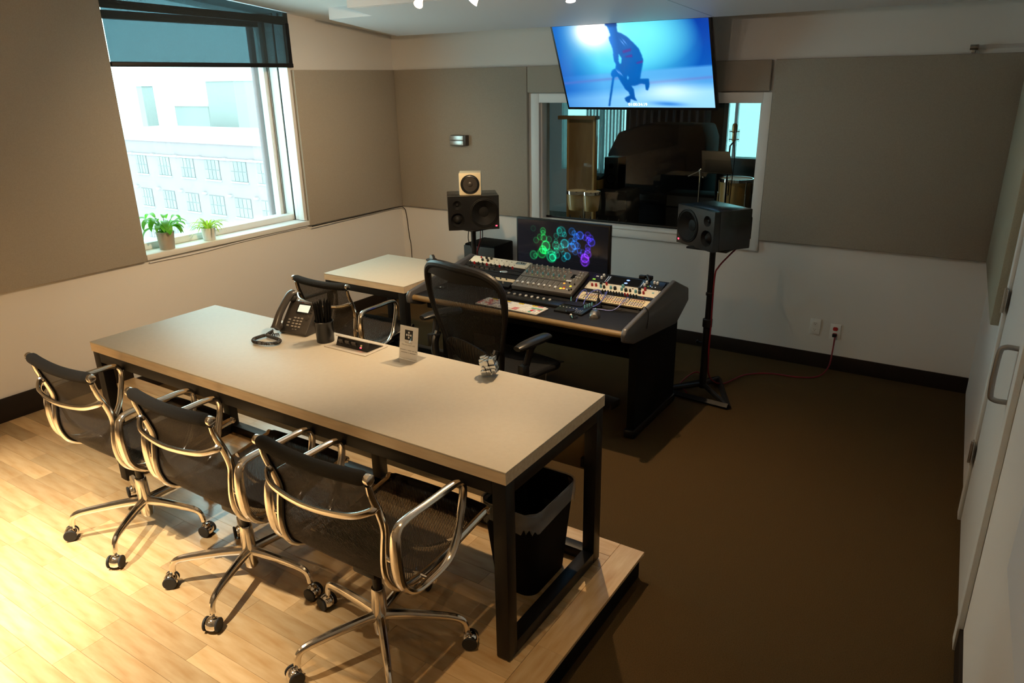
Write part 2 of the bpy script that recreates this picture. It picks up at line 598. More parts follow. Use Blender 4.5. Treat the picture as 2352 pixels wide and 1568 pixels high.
# door in the right wall
dr = struct(rwbox(1.70, 2.58, .001, .006, .005, 2.02).build('door_1', 'paint_white', bevel=.001))
rwbox(1.62, 1.695, 0, .020, 0, 2.10).build('door_casing', 'paint_white', dr, bevel=.003)
rwbox(2.585, 2.66, 0, .020, 0, 2.10).build('door_casing', 'paint_white', dr, bevel=.003)
rwbox(1.62, 2.66, 0, .020, 2.03, 2.10).build('door_casing', 'paint_white', dr, bevel=.003)
for z in (.31, 1.03, 1.75):
    h = rwbox(1.665, 1.735, .0185, .0225, z, z + .10).build('hinge', 'brushed', dr, bevel=.001)
    G().cyl(rw(1.70, .026, z - .004), rw(1.70, .026, z + .104), .006, n=10).build('hinge_pin', 'brushed', h)
G().tube(spl([rw(2.42, .004, 1.10), rw(2.42, .045, 1.098), rw(2.42, .058, 1.07), rw(2.42, .058, .93), rw(2.42, .045, .902), rw(2.42, .004, .90)], 5), .0095, 10).build('door_handle', 'steel_dim', dr)

# window to the street
w1 = struct(G().box(-.285, -.225, -2.62, -2.56, .906, 2.72).build('window_1', 'paint_white', bevel=.003))
G().box(-.285, -.225, -1.255, -1.201, .906, 2.72).build('window_stile', 'paint_white', w1, bevel=.003)
G().box(-.285, -.225, -2.56, -1.255, .906, .965).build('window_rail', 'paint_white', w1, bevel=.003)
G().box(-.285, -.225, -2.56, -1.255, 2.405, 2.455).build('window_rail', 'black_steel', w1, bevel=.003)
G().box(-.205, -.115, -1.216, -1.201, .93, 2.70).build('window_jamb', 'paint_white', w1, bevel=.002)
G().box(-.113, -.105, -1.214, -1.201, .93, 2.70).build('gasket', 'black_steel', w1)
G().box(-.222, -.206, -1.222, -1.201, .93, 2.70).build('gasket', 'steel_dim', w1)
G().box(-.10, -.052, -1.213, -1.201, .93, 2.70).build('window_jamb', 'cloud_white', w1, bevel=.002)
G().box(-.05, .012, -1.222, -1.19, .93, 2.42).build('window_casing', 'paint_white', w1, bevel=.003)
G().box(-.205, -.125, -2.618, -1.217, .926, .972).build('window_rail', 'paint_white', w1, bevel=.003)
G().box(-.225, .030, -2.618, -1.185, .888, .925).build('window_sill', 'paint_white', w1, bevel=.003)
G().box(-.258, -.252, -2.56, -1.255, .965, 2.70).build('pane', 'window_glass', w1)
# roller blind
bl = thing('roller_blind', 'dark mesh roller blind half lowered over the street window', 'blind', (.035, -1.9, 2.12))
g = G()
ys = (-2.619, -1.186)
def blf(u, v):
    yy = ys[0] + (ys[1] - ys[0]) * u
    return (0, yy + 1.9, (2.12 + (ZC(yy) - .004 - 2.12) * v) - 2.12)
g.sheet(blf, 8, 4, .0012).build('blind_fabric', 'blind_mesh', bl)
G().box(-.012, .012, ys[0] + 1.9, ys[1] + 1.9, -.012, .018).build('hem_bar', 'black_steel', bl, bevel=.004)
G().prism([(ys[0] + 1.9, .325), (ys[0] + 1.9, .372), (-1.20 + 1.9, .345), (ys[1] + 1.9, .335), (ys[1] + 1.9, .285), (-1.42 + 1.9, .30)], -.028, -.004, 'x').build('roller_box', 'black_steel', bl)
G().box(-.02, .004, -1.216 + 1.9, ys[1] + 1.9, .018, .30).build('side_channel', 'black_steel', bl)

# window between control room and studio
w2 = struct(G().box(1.47, 1.545, -.024, 0, .80, 1.885).build('window_2', 'paint_white', bevel=.003))
G().box(3.312, 3.372, -.024, 0, .80, 1.885).build('window_casing', 'paint_white', w2, bevel=.003)
G().box(1.545, 3.312, -.024, 0, 1.815, 1.885).build('window_casing', 'paint_white', w2, bevel=.003)
G().box(1.545, 3.312, -.024, 0, .80, .865).build('window_casing', 'paint_white', w2, bevel=.003)
G().box(1.545, 3.312, -.034, .075, .866, .884).build('window_stool', 'paint_white', w2, bevel=.003)
G().box(1.546, 1.562, .001, .074, .886, 1.813).build('window_stop', 'paint_white', w2, bevel=.002)
G().box(3.295, 3.311, .001, .074, .886, 1.813).build('window_stop', 'paint_white', w2, bevel=.002)
G().box(1.563, 3.294, .06, .074, .886, .902).build('glazing_bead', 'black_steel', w2, bevel=.002)
G().box(1.547, 3.31, .076, .082, .886, 1.813).build('pane', 'studio_glass', w2)

# acoustic wall panels
def apanel(g, label, m='fabric_panel'):
    return tag(g.build('acoustic_panel', m, bevel=.006, seg=2), label, 'wall panel', 'fabric wrapped wall panels')
apanel(G().hexa([(.0005, -7.0, .885), (.038, -7.0, .885), (.038, -2.622, .885), (.0005, -2.622, .885)], [(.0005, -7.0, ZC(-2.622) - .006), (.038, -7.0, ZC(-2.622) - .006), (.038, -2.622, ZC(-2.622) - .006), (.0005, -2.622, ZC(-2.622) - .006)]), 'huge beige fabric wall panel between the left picture edge and the street window')
apanel(G().box(.0005, .038, -1.186, -.001, .885, 2.092), 'beige fabric panel between the street window and the room corner')
apanel(G().box(.039, 1.44, -.038, -.0005, .885, 2.09), 'beige fabric panel behind the small silver control box and cream speaker')
apanel(G().box(1.443, 3.352, -.036, -.0005, 1.892, 2.09), 'narrow beige fabric panel directly above the studio window, behind the television')
apanel(G().box(3.376, 4.795, -.038, -.0005, .885, 2.09), 'large dark beige fabric panel right of the studio window')
apanel(rwbox(.04, 1.42, 0, .04, .885, 2.09), 'greenish fabric panel on the side wall next to the white door', 'fabric_green')
apanel(rwbox(3.55, 6.0, 0, .045, .93, 2.09), 'pale fabric panel at the right picture edge, nearest the viewer', 'cloud_white')

# clear tube fitting high on the back wall
rod = thing('wall_tube', 'clear tube with metal end fitting high on the right of the back wall', 'tube', (4.50, -.02, 2.125))
G().cyl((.0, -.02, 0), (.29, -.02, .004), .011, n=12).build('tube', 'acrylic', rod)
G().cyl((-.03, -.02, 0), (.012, -.02, 0), .015, n=12).build('end_fitting', 'steel_dim', rod)
G().box(-.02, 0, -.02, .02, -.03, -.004).build('bracket', 'steel_dim', rod, bevel=.002)

# cable running down the corner; the stretch along the panel edge draws its shadow line
cbl = tag(G().tube(spl([(.05, -1.18, .878), (.03, -.6, .873), (.03, -.12, .876), (.05, -.03, .86), (.07, -.022, .78), (.085, -.02, .60), (.10, -.02, .50), (.10, -.02, .30), (.11, -.02, .115)], 6), .0036, 8).build('cable_and_shadow', 'black_plastic'), 'black cable running down the room corner, with the shadow line under the panel', 'cable')
tag(G().tube(spl([(.014, -2.6, .868), (.012, -2.2, .862), (.012, -1.9, .872), (.012, -1.5, .878), (.012, -1.2, .876)], 6), .004, 6).build('sill_cable', 'cloud_white'), 'thin pale cable tucked beneath the street window sill', 'cable')

# ================================================================= OUTSIDE
mat('brick_far', (.255, .19, .20), .9, noise=(.5, (.23, .17, .175), .6))
mat('pale_far', (.235, .235, .225), .9)
mat('white_far', (.4, .4, .39), .9)
mat('pane_far', (.17, .18, .18), .4)
mat('mullion_far', (.155, .13, .13), .6)
bd = thing('brick_building', 'pinkish brick building with rows of tall factory windows across the street', 'building', (-62, 44, -26))
g = G(); g.box(-33, 5, 0, 14, 0, 22.2); g.build('facade', 'brick_far', bd)
G().box(-33.2, 5.2, -.3, 14.2, 22.2, 22.75).build('parapet', 'white_far', bd)
G().box(-33.1, 5.1, -.15, 0, 20.55, 20.75).build('string_course', 'white_far', bd)
for k, (zt, zb_) in enumerate(((-5.45, -7.55), (-9.25, -11.30), (-13.1, -15.1))):
    for c_ in range(-1, 7):
        x0 = -79.6 + c_ * 4.29 + 62
        w_ = 2.15 + .12 * c_
        w = G().box(x0, x0 + w_, -.04, .0, zb_ + 26, zt + 26).build('window', 'mullion_far', bd)
        pw = w_ / 4
        for i in range(4):
            for (q0, q1) in ((.03, .48), (.52, .97)):
                G().box(x0 + i * pw + .06, x0 + (i + 1) * pw - .06, -.07, -.041, zb_ + 26 + (zt - zb_) * q0, zb_ + 26 + (zt - zb_) * q1).build('pane', 'pane_far' if random.random() < .62 else 'pale_far', w)
        G().box(x0 - .9, x0 - .3, -.25, 0, zt + 26.05, zt + 26.25).build('bracket_lamp', 'white_far', bd)
        G().box(x0 - .1, x0 + w_ + .1, -.14, 0, zb_ + 25.85, zb_ + 26).build('window_ledge', 'white_far', bd)
def far(name, x0, x1, y0, y1, z1, m, label):
    t = thing(name, label, 'building', ((x0 + x1) / 2, (y0 + y1) / 2, -40))
    hx, hy = (x1 - x0) / 2, (y1 - y0) / 2
    G().box(-hx, hx, -hy, hy, 0, z1 + 40).build('tower_wall', m, t)
    G().box(-hx - .4, hx + .4, -hy - .4, hy + .4, z1 + 40, z1 + 40.8).build('roof', 'white_far', t)
    return t
far('office_tower', -193.7, -181, 136, 146, 3.0, 'pale_far', 'pale green tower block standing above the brick building')
far('office_tower', -196, -170, 160, 175, 9.0, 'white_far', 'whitish tower right behind the pale green tower block')
far('low_building', -214, -171, 118, 132, -10.5, 'pale_far', 'low pale building behind the brick parapet')
far('low_building', -232, -214, 150, 160, -4.5, 'pale_far', 'distant wide block seen left of the pale green tower')
far('thin_tower', -236, -233, 140, 144, 2.0, 'pale_far', 'thin distant tower nearest the left window edge')
# brick pier outside the window, right of the glass
tag(G().box(-.405, -.362, -1.235, -.60, -1.5, 3.4).build('brick_pier', 'brick_far', bevel=.01), 'brick pier just outside the right side of the street window', 'pier')

# ================================================================= STUDIO BEHIND THE GLASS
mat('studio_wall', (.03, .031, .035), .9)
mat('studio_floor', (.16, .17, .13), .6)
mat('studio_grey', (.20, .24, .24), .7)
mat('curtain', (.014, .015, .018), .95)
mat('voile', (.35, .55, .56), .8)
mat('plywood', (.30, .20, .085), .55, noise=(5, (.24, .15, .06), .7), stretch=(6, 6, 1))
mat('drum_maple', (.55, .36, .13), .3, coat=.4)
mat('drum_head', (.82, .82, .78), .5)
mat('skin_head', (.62, .52, .33), .6)
mat('brass', (.62, .44, .22), .3, 1.0)
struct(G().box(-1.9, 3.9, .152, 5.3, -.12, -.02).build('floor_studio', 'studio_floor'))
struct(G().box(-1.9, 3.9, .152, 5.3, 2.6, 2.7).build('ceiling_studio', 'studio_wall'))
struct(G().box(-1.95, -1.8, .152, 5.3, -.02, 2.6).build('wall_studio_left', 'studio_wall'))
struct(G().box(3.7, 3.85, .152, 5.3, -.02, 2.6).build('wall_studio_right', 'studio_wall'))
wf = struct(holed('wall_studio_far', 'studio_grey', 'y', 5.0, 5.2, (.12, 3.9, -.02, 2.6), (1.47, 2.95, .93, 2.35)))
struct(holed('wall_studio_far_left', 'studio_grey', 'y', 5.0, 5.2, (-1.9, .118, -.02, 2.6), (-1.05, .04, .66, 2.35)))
w3 = struct(G().box(1.47, 1.53, 5.03, 5.09, .93, 2.35).build('window_3', 'paint_white'))
G().box(1.62, 1.66, 5.03, 5.09, .93, 2.35).build('window_stile', 'paint_white', w3)
G().box(1.47, 2.95, 4.94, 5.0, .88, .93).build('window_sill', 'studio_grey', w3)
G().box(1.53, 2.95, 5.05, 5.06, .93, 2.35).build('pane', 'tinted_glass', w3)

w4 = struct(G().box(-.42, -.36, 5.03, 5.09, .66, 2.35).build('window_4', 'paint_white'))
G().box(-1.05, .04, 5.05, 5.06, .66, 2.35).build('pane', 'tinted_glass', w4)
mesh_mat('voile_mesh', (.30, .50, .52), .35, 9, 'X')
vt = thing('voile_curtain', 'pale teal sheer curtain at the far left studio window', 'curtain', (-.25, 4.9, -.02))
G().sheet(lambda u, v: (-.33 + .62 * u, .03 * math.sin(u * 40), .002 + 2.42 * v), 48, 1, .002).build('curtain_cloth', 'voile_mesh', vt)
G().cyl((-.36, 0, 2.43), (.33, 0, 2.43), .012).build('curtain_rail', 'steel_dim', vt)
# ================================================================= MEETING TABLE
ZT = .86
def make_table(label, x0, x1, y0, y1, zf, zt, mid=False):
    t = thing('work_table', label, 'table', ((x0 + x1) / 2, (y0 + y1) / 2, zf))
    cx, cy = (x0 + x1) / 2, (y0 + y1) / 2
    X0, X1, Y0, Y1, H = x0 - cx, x1 - cx, y0 - cy, y1 - cy, zt - zf
    th = .046
    top = G().box(X0, X1, Y0, Y1, H - .006, H).build('table_top', 'laminate', t, bevel=.0012)
    G().box(X0 + .0005, X1 - .0005, Y0 + .0005, Y1 - .0005, H - th, H - .0062).build('plywood_edge', 'maple_edge', t)
    a = .052
    zr = H - th
    legs = [(X0 + .004, Y0 + .004), (X1 - .004 - a, Y0 + .004), (X0 + .004, Y1 - .004 - a), (X1 - .004 - a, Y1 - .004 - a)]
    if mid:
        legs.append(((X0 + X1) / 2 - a / 2 - .01, Y1 - .004 - a))
    for (lx, ly) in legs:
        lg = G().box(lx, lx + a, ly, ly + a, .006, zr).build('leg', 'black_steel', t, bevel=.002)
        G().cyl((lx + a / 2, ly + a / 2, 0), (lx + a / 2, ly + a / 2, .007), .015, n=12).build('leg_glide', 'rubber', lg)
    for yy in (Y0 + .004, Y1 - .004 - a):
        G().box(X0 + .004 + a, X1 - .004 - a, yy, yy + a, zr - .05, zr - .0002).build('top_rail', 'black_steel', t, bevel=.002)
    for xx in (X0 + .004, X1 - .004 - a):
        G().box(xx, xx + a, Y0 + .004 + a, Y1 - .004 - a, zr - .05, zr - .0002).build('top_rail', 'black_steel', t, bevel=.002)
        G().box(xx, xx + a, Y0 + .004 + a, Y1 - .004 - a, .006, .056).build('bottom_rail', 'black_steel', t, bevel=.002)
    G().box(X0 + .004 + a, X1 - .004 - a, Y1 - .004 - a, Y1 - .004, .006, .05).build('rear_stretcher', 'black_steel', t, bevel=.002)
    return t, (X0, X1, Y0, Y1, H)
tb, d = make_table('long pale laminate table on black steel frame, mesh chairs along it', 1.2541, 3.6114, -3.6784, -2.9901, .12, ZT, True)
G().box(d[0] + .06, d[1] - .06, d[3] - .03, d[3] - .012, .41, d[4] - .0975).build('modesty_panel', 'wood_trim', tb, bevel=.002)
G().box(d[1] - .075, d[1] - .058, d[3] - .05, d[3] - .03, .43, .47).build('panel_bracket', 'black_steel', tb, bevel=.001)
ts, d = make_table('small square pale laminate table beside the desk, against the left', .885, 1.62, -1.862, -1.195, 0, .74)

# ================================================================= MESH CONFERENCE CHAIRS
RAIL = [(-.216, .839), (-.207, .785), (-.180, .710), (-.165, .650), (-.172, .595), (-.178, .540), (-.172, .487), (-.147, .437), (-.09, .405), (0, .395), (.10, .400), (.20, .416), (.30, .431), (.338, .434)]
ARM = [(-.163, .662), (-.124, .676), (0, .676), (.112, .675), (.146, .655), (.149, .615), (.135, .560), (.108, .480), (.057, .424), (-.039, .409), (-.112, .418), (-.163, .470), (-.178, .553), (-.176, .625)]
def chair_proto(label, loc, spin, group):
    t = thing('conference_chair', label, 'chair', loc, 0, group)
    path = spl([(0, y, z) for y, z in RAIL], 5)
    # sling: one woven sheet from head roll to front roll
    def sl(u, v):
        i = u * (len(path) - 1)
        a = int(min(i, len(path) - 2)); f = i - a
        p = path[a].lerp(path[a + 1], f)
        t_ = (path[a + 1] - path[a]).normalized()
        nrm = Vector((0, -t_.z, t_.y))
        w = -.215 + .43 * v
        sag = .007 * (1 - (2 * v - 1) ** 2) * (1 if u > .35 else .3)
        q = p + nrm * (.006 - sag * .6)
        return (w, q.y, q.z)
    G().sheet(sl, 64, 8, .0025).build('mesh_sling', 'chair_mesh', t, angle=60)
    for sx in (-1, 1):
        G().tube([(sx * .224, p.y, p.z) for p in path[2:]], [.010 + .0045 * min(1, i / 12) for i in range(len(path) - 2)], 10, flat=.85, up=(1, 0, 0)).build('side_rail', 'aluminium', t)
        G().tube([(sx * .2135, p.y + .0005, p.z + .001) for p in path[2:-2]], .006, 6).build('edge_cord', 'black_plastic', t)
    for (y, z, bow, nm) in ((-.218, .842, -.012, 'head_roll'), (.341, .437, .004, 'front_roll')):
        n = 24
        P = []
        R = []
        for i in range(n + 1):
            u = -1 + 2 * i / n
            P.append((u * .224, y + bow * (1 - u * u), z + (-.010 if nm == 'head_roll' else .004) * (1 - u * u)))
            e = min(1, (1 - abs(u)) * 18)
            R.append((.0225 if nm == 'head_roll' else .017) * (.72 + .28 * math.sqrt(max(0, 1 - (1 - e) ** 2))))
        rl = G().tube(P, R, 14).build(nm, 'roll_fabric', t)
        for sx in (-1, 1):
            G().cyl((sx * .222, y, z), (sx * .2400, y, z), .0165 if nm == 'head_roll' else .013, n=18).build('end_disc', 'aluminium', rl, bevel=.0015)
    br = spl([(-.222, -.190, .738), (-.215, -.212, .728), (-.15, -.243, .712), (0, -.258, .704), (.15, -.243, .712), (.215, -.212, .728), (.222, -.190, .738)], 6)
    G().tube(br, [.009 + .004 * abs(2 * i / (len(br) - 1) - 1) ** 4 for i in range(len(br))], 10, flat=1.35).build('back_brace', 'aluminium', t)
    for sx in (-1, 1):
        ap = spl([(sx * .272, y, z) for y, z in ARM], 5, True)
        rr = [.0115 + .0045 * max(0, math.sin(PI * min(1, max(0, (p.z - .42) / .26)))) * (1 if p.y < -.1 else 0) for p in ap]
        am = G().tube(ap, rr, 10, closed=True, flat=1.25, up=(1, 0, 0)).build('arm', 'aluminium', t)
        for (y, z) in ((-.174, .555), (-.03, .402)):
            G().cyl((sx * .224, y, z), (sx * .268, y, z), .0075, n=10).build('arm_link', 'aluminium', am)
    # under seat
    for y in (-.03, .16):
        G().tube(spl([(-.222, y, .398 + max(0, y) * .1), (-.12, y * .8, .365), (0, y * .7, .36), (.12, y * .8, .365), (.222, y, .398 + max(0, y) * .1)], 5), .010, 8, flat=1.5).build('seat_spreader', 'aluminium', t)
    G().box(-.05, .05, -.06, .14, .325, .362).build('tilt_housing', 'black_steel', t, bevel=.008)
    G().tube([(.03, .03, .335), (.17, .05, .325), (.215, .055, .318)], [.005, .005, .009], 8).build('tilt_lever', 'chrome', t)
    G().cyl((0, 0, .24), (0, 0, .33), .0165).build('gas_lift', 'black_plastic', t)
    G().lathe([(.021, .052), (.0255, .06), (.0275, .12), (.0265, .19), (.024, .236), (.022, .242)], 24).build('column', 'aluminium', t)
    lm = G()
    lp = spl([(.018, 0, .128), (.10, 0, .130), (.20, 0, .126), (.262, 0, .120), (.288, 0, .107), (.298, 0, .082), (.299, 0, .066)], 4)
    lm.tube(lp, [.0165 - .0065 * min(1, i / (len(lp) * .7)) for i in range(len(lp))], 10, flat=1.25)
    lme = lm.mesh('leg', 'aluminium')
    cg = G().cyl((.299, 0, .048), (.299, 0, .066), .006, n=8)
    cg.lathe([(.004, -.021), (.021, -.0205), (.0265, -.012), (.028, 0), (.0265, .012), (.021, .0205), (.004, .021)], 18, Matrix.Translation((.312, 0, .029)) @ Matrix.Rotation(PI / 2, 4, 'X'))
    cme = cg.mesh('caster', 'chrome')
    wm2 = []
    for s_ in (-1, 1):
        wg = G()
        wg.lathe([(.004, .0), (.0262, .0005), (.0268, .006), (.024, .0085), (.004, .0087)], 18, Matrix.Translation((.312, s_ * .0205, .0275)) @ Matrix.Rotation(-s_ * PI / 2, 4, 'X'))
        wm2.append(wg.mesh('caster_wheel', 'rubber'))
    for k in range(5):
        l = put(lme, 'leg', t, (0, 0, 0), (0, 0, math.radians(spin + 72 * k)))
        put(cme, 'caster', l)
        for w_ in wm2:
            put(w_, 'caster_wheel', l)
    return t
GRP = 'silver framed mesh conference chairs'
ch = chair_proto('mesh conference chair nearest the waste bin, at the right end of the long table', (3.176, -3.834, .12), 246, GRP)
for (loc, spin, lab) in (((2.472, -3.828, .12), 222.9, 'middle mesh conference chair on the near side of the long table'),
                         ((1.762, -3.834, .12), 232.5, 'leftmost mesh conference chair, closest to the dark skirting board'),
                         ((1.35, -2.10, 0), 200, 'mesh conference chair on the carpet facing the small square table')):
    c = copy_tree(ch)
    c.location = loc
    c['label'] = lab
    k = 0
    for p in c.children:
        if p.name.split('.')[0] == 'leg':
            p.rotation_euler = (0, 0, math.radians(spin + 72 * k))
            k += 1

# ================================================================= THINGS ON THE LONG TABLE
# telephone
ph = thing('desk_phone', 'black desk phone with lit screen on the long table', 'telephone', (2.005, -3.06, ZT), math.radians(7))
TL = math.radians(38)
Rp = Matrix.Translation((0, 0, .012)) @ Matrix.Rotation(TL, 4, 'X')
def PP(x, y, h=0):
    return Rp @ Vector((x, y, h))
def pbox(x0, x1, y0, y1, h0, h1):
    return G().hexa([PP(x0, y0, h0), PP(x1, y0, h0), PP(x1, y1, h0), PP(x0, y1, h0)], [PP(x0, y0, h1), PP(x1, y0, h1), PP(x1, y1, h1), PP(x0, y1, h1)])
G().prism([(-.062, 0), (-.069, .012), (-.062, .022), (.040, .150), (.052, .146), (.056, .12), (.06, 0)], -.072, .098, 'x').build('phone_body', 'phone_body', ph, bevel=.006)
PY = lambda v: -.084 + v * .196
def face(u0, u1, v0, v1, h0=.012, h1=.016):
    x0, x1 = -.035 + u0 * .125, -.035 + u1 * .125
    def Q(x, v, h):
        y = -.062 + v * .102
        z = .022 + v * .128
        return (x, y - h * .782, z + h * .623)
    h0 -= .012; h1 -= .012
    return G().hexa([Q(x0, v0, h0), Q(x1, v0, h0), Q(x1, v1, h0), Q(x0, v1, h0)], [Q(x0, v0, h1), Q(x1, v0, h1), Q(x1, v1, h1), Q(x0, v1, h1)])
face(.20, .86, .60, .92, .012, .0132).build('screen_bezel', 'black_satin', ph, bevel=.0005)
face(.25, .80, .64, .88, .0133, .0139).build('phone_screen', 'lcd', ph)
for r in range(4):
    for c_ in range(3):
        face(.22 + c_ * .17, .33 + c_ * .17, .12 + r * .095, .17 + r * .095, .012, .0162).build('phone_key', 'phone_key', ph, bevel=.0015)
for r in range(3):
    face(-.02, .09, .13 + r * .10, .18 + r * .10, .012, .0155).build('phone_key', 'phone_key', ph, bevel=.0012)
for c_ in range(4):
    face(.26 + c_ * .14, .34 + c_ * .14, .565, .585, .012, .0145).build('soft_key', 'black_satin', ph)
for c_ in range(2):
    face(.32 + c_ * .14, .40 + c_ * .14, .045, .065, .012, .0145).build('volume_key', 'phone_key', ph)
for r in range(3):
    face(.90, .97, .62 + r * .09, .66 + r * .09, .012, .0145).build('side_key', 'black_satin', ph)
g = G()
nq = Vector((0, -.782, .623)).normalized()
cq = Vector((.068, -.062 + .47 * .102, .022 + .47 * .128))
zq = nq.to_track_quat('Z', 'Y').to_matrix().to_4x4()
g.lathe([(.001, .004), (.006, .0045), (.0065, .003), (.013, .003), (.0145, 0)], 20, Matrix.Translation(cq) @ zq)
g.build('navigation_dial', 'phone_body', ph)
fq = Matrix.Translation(Vector((.032, -.062 + .955 * .102, .022 + .955 * .128)) + nq * .001) @ Matrix(((1, 0, 0, 0), (0, .623, -.782, 0), (0, .782, .623, 0), (0, 0, 0, 1)))
text('Polycom', .0085, 'phone_key', ph, fq, 'lettering')
G().lathe([(.0022, 0), (.0022, .0006)], 12, fq @ Matrix.Translation((-.023, 0, 0))).build('red_mark', 'red_plastic', ph)
# handset
hp = spl([(-.056, -.108, .040), (-.056, -.098, .056), (-.056, -.066, .105), (-.056, -.020, .152), (-.056, .022, .184), (-.056, .044, .186)], 5)
hs = G().tube(hp, [.020 + .006 * abs(2 * i / (len(hp) - 1) - 1) ** 2 for i in range(len(hp))], 12, flat=.75, up=(0, -.78, .62)).build('handset', 'phone_body', ph)
G().ball((-.056, -.085, .045), .024, 14, 8, (1, 1, .9)).build('mouthpiece', 'phone_body', hs)
G().ball((-.056, .036, .165), .025, 14, 8, (1, 1, .9)).build('earpiece', 'phone_body', hs)
ph.scale = (.97, .97, .93)
# coiled cord: real helix
cp = spl([(-.060, -.118, .03), (-.085, -.135, .012), (-.055, -.150, .012), (-.01, -.160, .012), (.035, -.178, .012), (.045, -.208, .012), (.02, -.232, .012), (-.03, -.243, .012), (-.075, -.236, .012), (-.098, -.208, .012), (-.095, -.172, .012), (-.08, -.143, .013), (-.03, -.112, .012)], 10)
hx = []
L_ = len(cp)
turns = 74
NP = turns * 9
prevn = Vector((0, 0, 1))
for i in range(NP):
    u = i / (NP - 1) * (L_ - 1)
    a = int(min(u, L_ - 2)); f = u - a
    p = cp[a].lerp(cp[a + 1], f)
    t_ = (cp[a + 1] - cp[a]).normalized()
    b_ = t_.cross(Vector((0, 0, 1))).normalized()
    n_ = b_.cross(t_)
    th_ = 2 * PI * turns * i / NP
    hx.append(p + (b_ * math.cos(th_) + n_ * math.sin(th_)) * .0072)
G().tube(hx, .0024, 5).build('coiled_cord', 'phone_cord', ph)

# pencil cup with pencils
cup = thing('pencil_cup', 'round black mesh pencil cup beside the phone', 'cup', (2.225, -3.10, ZT))
G().lathe([(.001, 0), (.040, 0), (.0405, .002), (.042, .098), (.043, .1), (.0415, .1), (.039, .004), (.001, .004)], 32).build('cup_body', 'black_satin', cup)
G().lathe([(.0425, .094), (.0445, .097), (.0425, .101), (.0408, .097)], 32, None, False, False).build('cup_rim', 'black_satin', cup)
pencil_g = G()
pencil_g.cyl((0, 0, 0), (0, 0, .165), .0036, n=6)
pencil_g.tube([(0, 0, .165), (0, 0, .180)], [.0036, .0006], 6)
pm = pencil_g.mesh('pencil', 'black_matte')
random.seed(5)
for i in range(30):
    ring, k = ((0, i) if i < 5 else (1, i - 5) if i < 15 else (2, i - 15))
    a = 2 * PI * k / (5, 10, 15)[ring] + ring * .21
    r0 = (.0075, .0165, .0255)[ring]
    rt = (.012, .023, .0345)[ring] + random.uniform(-.0015, .0008)
    ang = math.atan((rt - r0) / .1) * (1.9 if ring == 0 else 1.35 if ring == 1 else 1.0)
    o = put(pm, 'black_pencil', None, (2.225 + r0 * math.cos(a), -3.10 + r0 * math.sin(a), ZT + .006 + random.uniform(0, .012)))
    o.rotation_euler = Vector((math.sin(ang) * math.cos(a), math.sin(ang) * math.sin(a), math.cos(ang))).to_track_quat('Z', 'Y').to_euler()
    tag(o, 'black pencil standing in the mesh pencil cup', 'pencil', 'black pencils in the cup')

# pop-up power box
pw = thing('power_outlet_box', 'pop-up power outlet box with three sockets in the long table', 'power outlet', (2.405, -3.088, ZT))
G().box(-.128, .128, -.072, .076, .0002, .0035).build('cover_plate', 'satin_plate', pw, bevel=.0012)
G().prism([(-.036, .0036), (-.018, .044), (.045, .0036)], -.088, .106, 'x').build('socket_housing', 'black_plastic', pw, bevel=.001)
G().hexa([(-.095, -.026, .0455), (.112, -.026, .0455), (.112, .062, .0038), (-.095, .062, .0038)], [(-.095, -.025, .0490), (.112, -.025, .0490), (.112, .064, .0068), (-.095, .064, .0068)]).build('lid', 'satin_plate', pw, bevel=.001)
Rf = Matrix.Rotation(math.atan2(.018, .0404), 4, 'X')
for i, x in enumerate((-.058, -.018, .022)):
    s_ = G().obox(Vector((x, -.0285, .0225)), (.026, .006, .028), Rf.to_3x3()).build('socket', 'phone_body', pw, bevel=.001)
    for dx in (-.005, .005):
        G().obox(Vector((x + dx, -.0312, .026)), (.002, .003, .007), Rf.to_3x3()).build('slot', 'ink', s_)
    G().obox(Vector((x, -.0322, .0165)), (.004, .003, .004), Rf.to_3x3()).build('slot', 'ink', s_)
G().obox(Vector((.066, -.0285, .027)), (.009, .005, .003), Rf.to_3x3()).build('usb_port', 'cream', pw)
G().obox(Vector((.066, -.0305, .0205)), (.009, .005, .003), Rf.to_3x3()).build('usb_port', 'cream', pw)
G().obox(Vector((.064, -.0325, .0165)), (.008, .004, .003), Rf.to_3x3()).build('power_light', 'led_red', pw)

# sign holder
sg = thing('sign_holder', 'small clear sign holder with white card on the long table', 'sign', (2.722, -3.095, ZT), math.radians(0))
lean = math.radians(-9)
Ms = Matrix.Rotation(lean, 4, 'X')
def spanel(x0, x1, y0, y1, z0, z1):
    g = G(); g.box(x0, x1, y0, y1, z0, z1)
    g.v = [tuple(Ms @ Vector(v)) for v in g.v]
    return g
spanel(-.052, .052, -.0026, -.0016, .003, .150).build('front_sheet', 'acrylic', sg)
spanel(-.052, .052, .0016, .0026, .003, .150).build('back_sheet', 'acrylic', sg)
cd = spanel(-.050, .050, -.0006, .0006, .004, .148).build('card', 'paper', sg)
G().box(-.052, .052, -.045, .062, .0003, .0022).build('foot', 'acrylic', sg)
Mc = Ms @ Matrix.Translation((0, -.0009, 0)) @ Matrix.Rotation(PI / 2, 4, 'X')
lg = G(); lg.box(-.022, .022, .088, .132, -.0001, .0001); lg.v = [tuple(Mc @ Vector(v)) for v in lg.v]
lo = lg.build('logo_square', 'ink', cd)
for (dx, dy) in ((0, 0), (-.011, 0), (.011, 0), (0, .011), (0, -.011)):
    G().lathe([(.0045, 0), (.0045, .0003)], 16, Mc @ Matrix.Translation((dx, .110 + dy, .0001))).build('logo_dot', 'paper', cd)
text('Welcome', .010, 'ink_grey', cd, Mc @ Matrix.Translation((0, .076, .0001)))
text('Do you need wifi?', .010, 'ink_grey', cd, Mc @ Matrix.Translation((0, .066, .0001)))
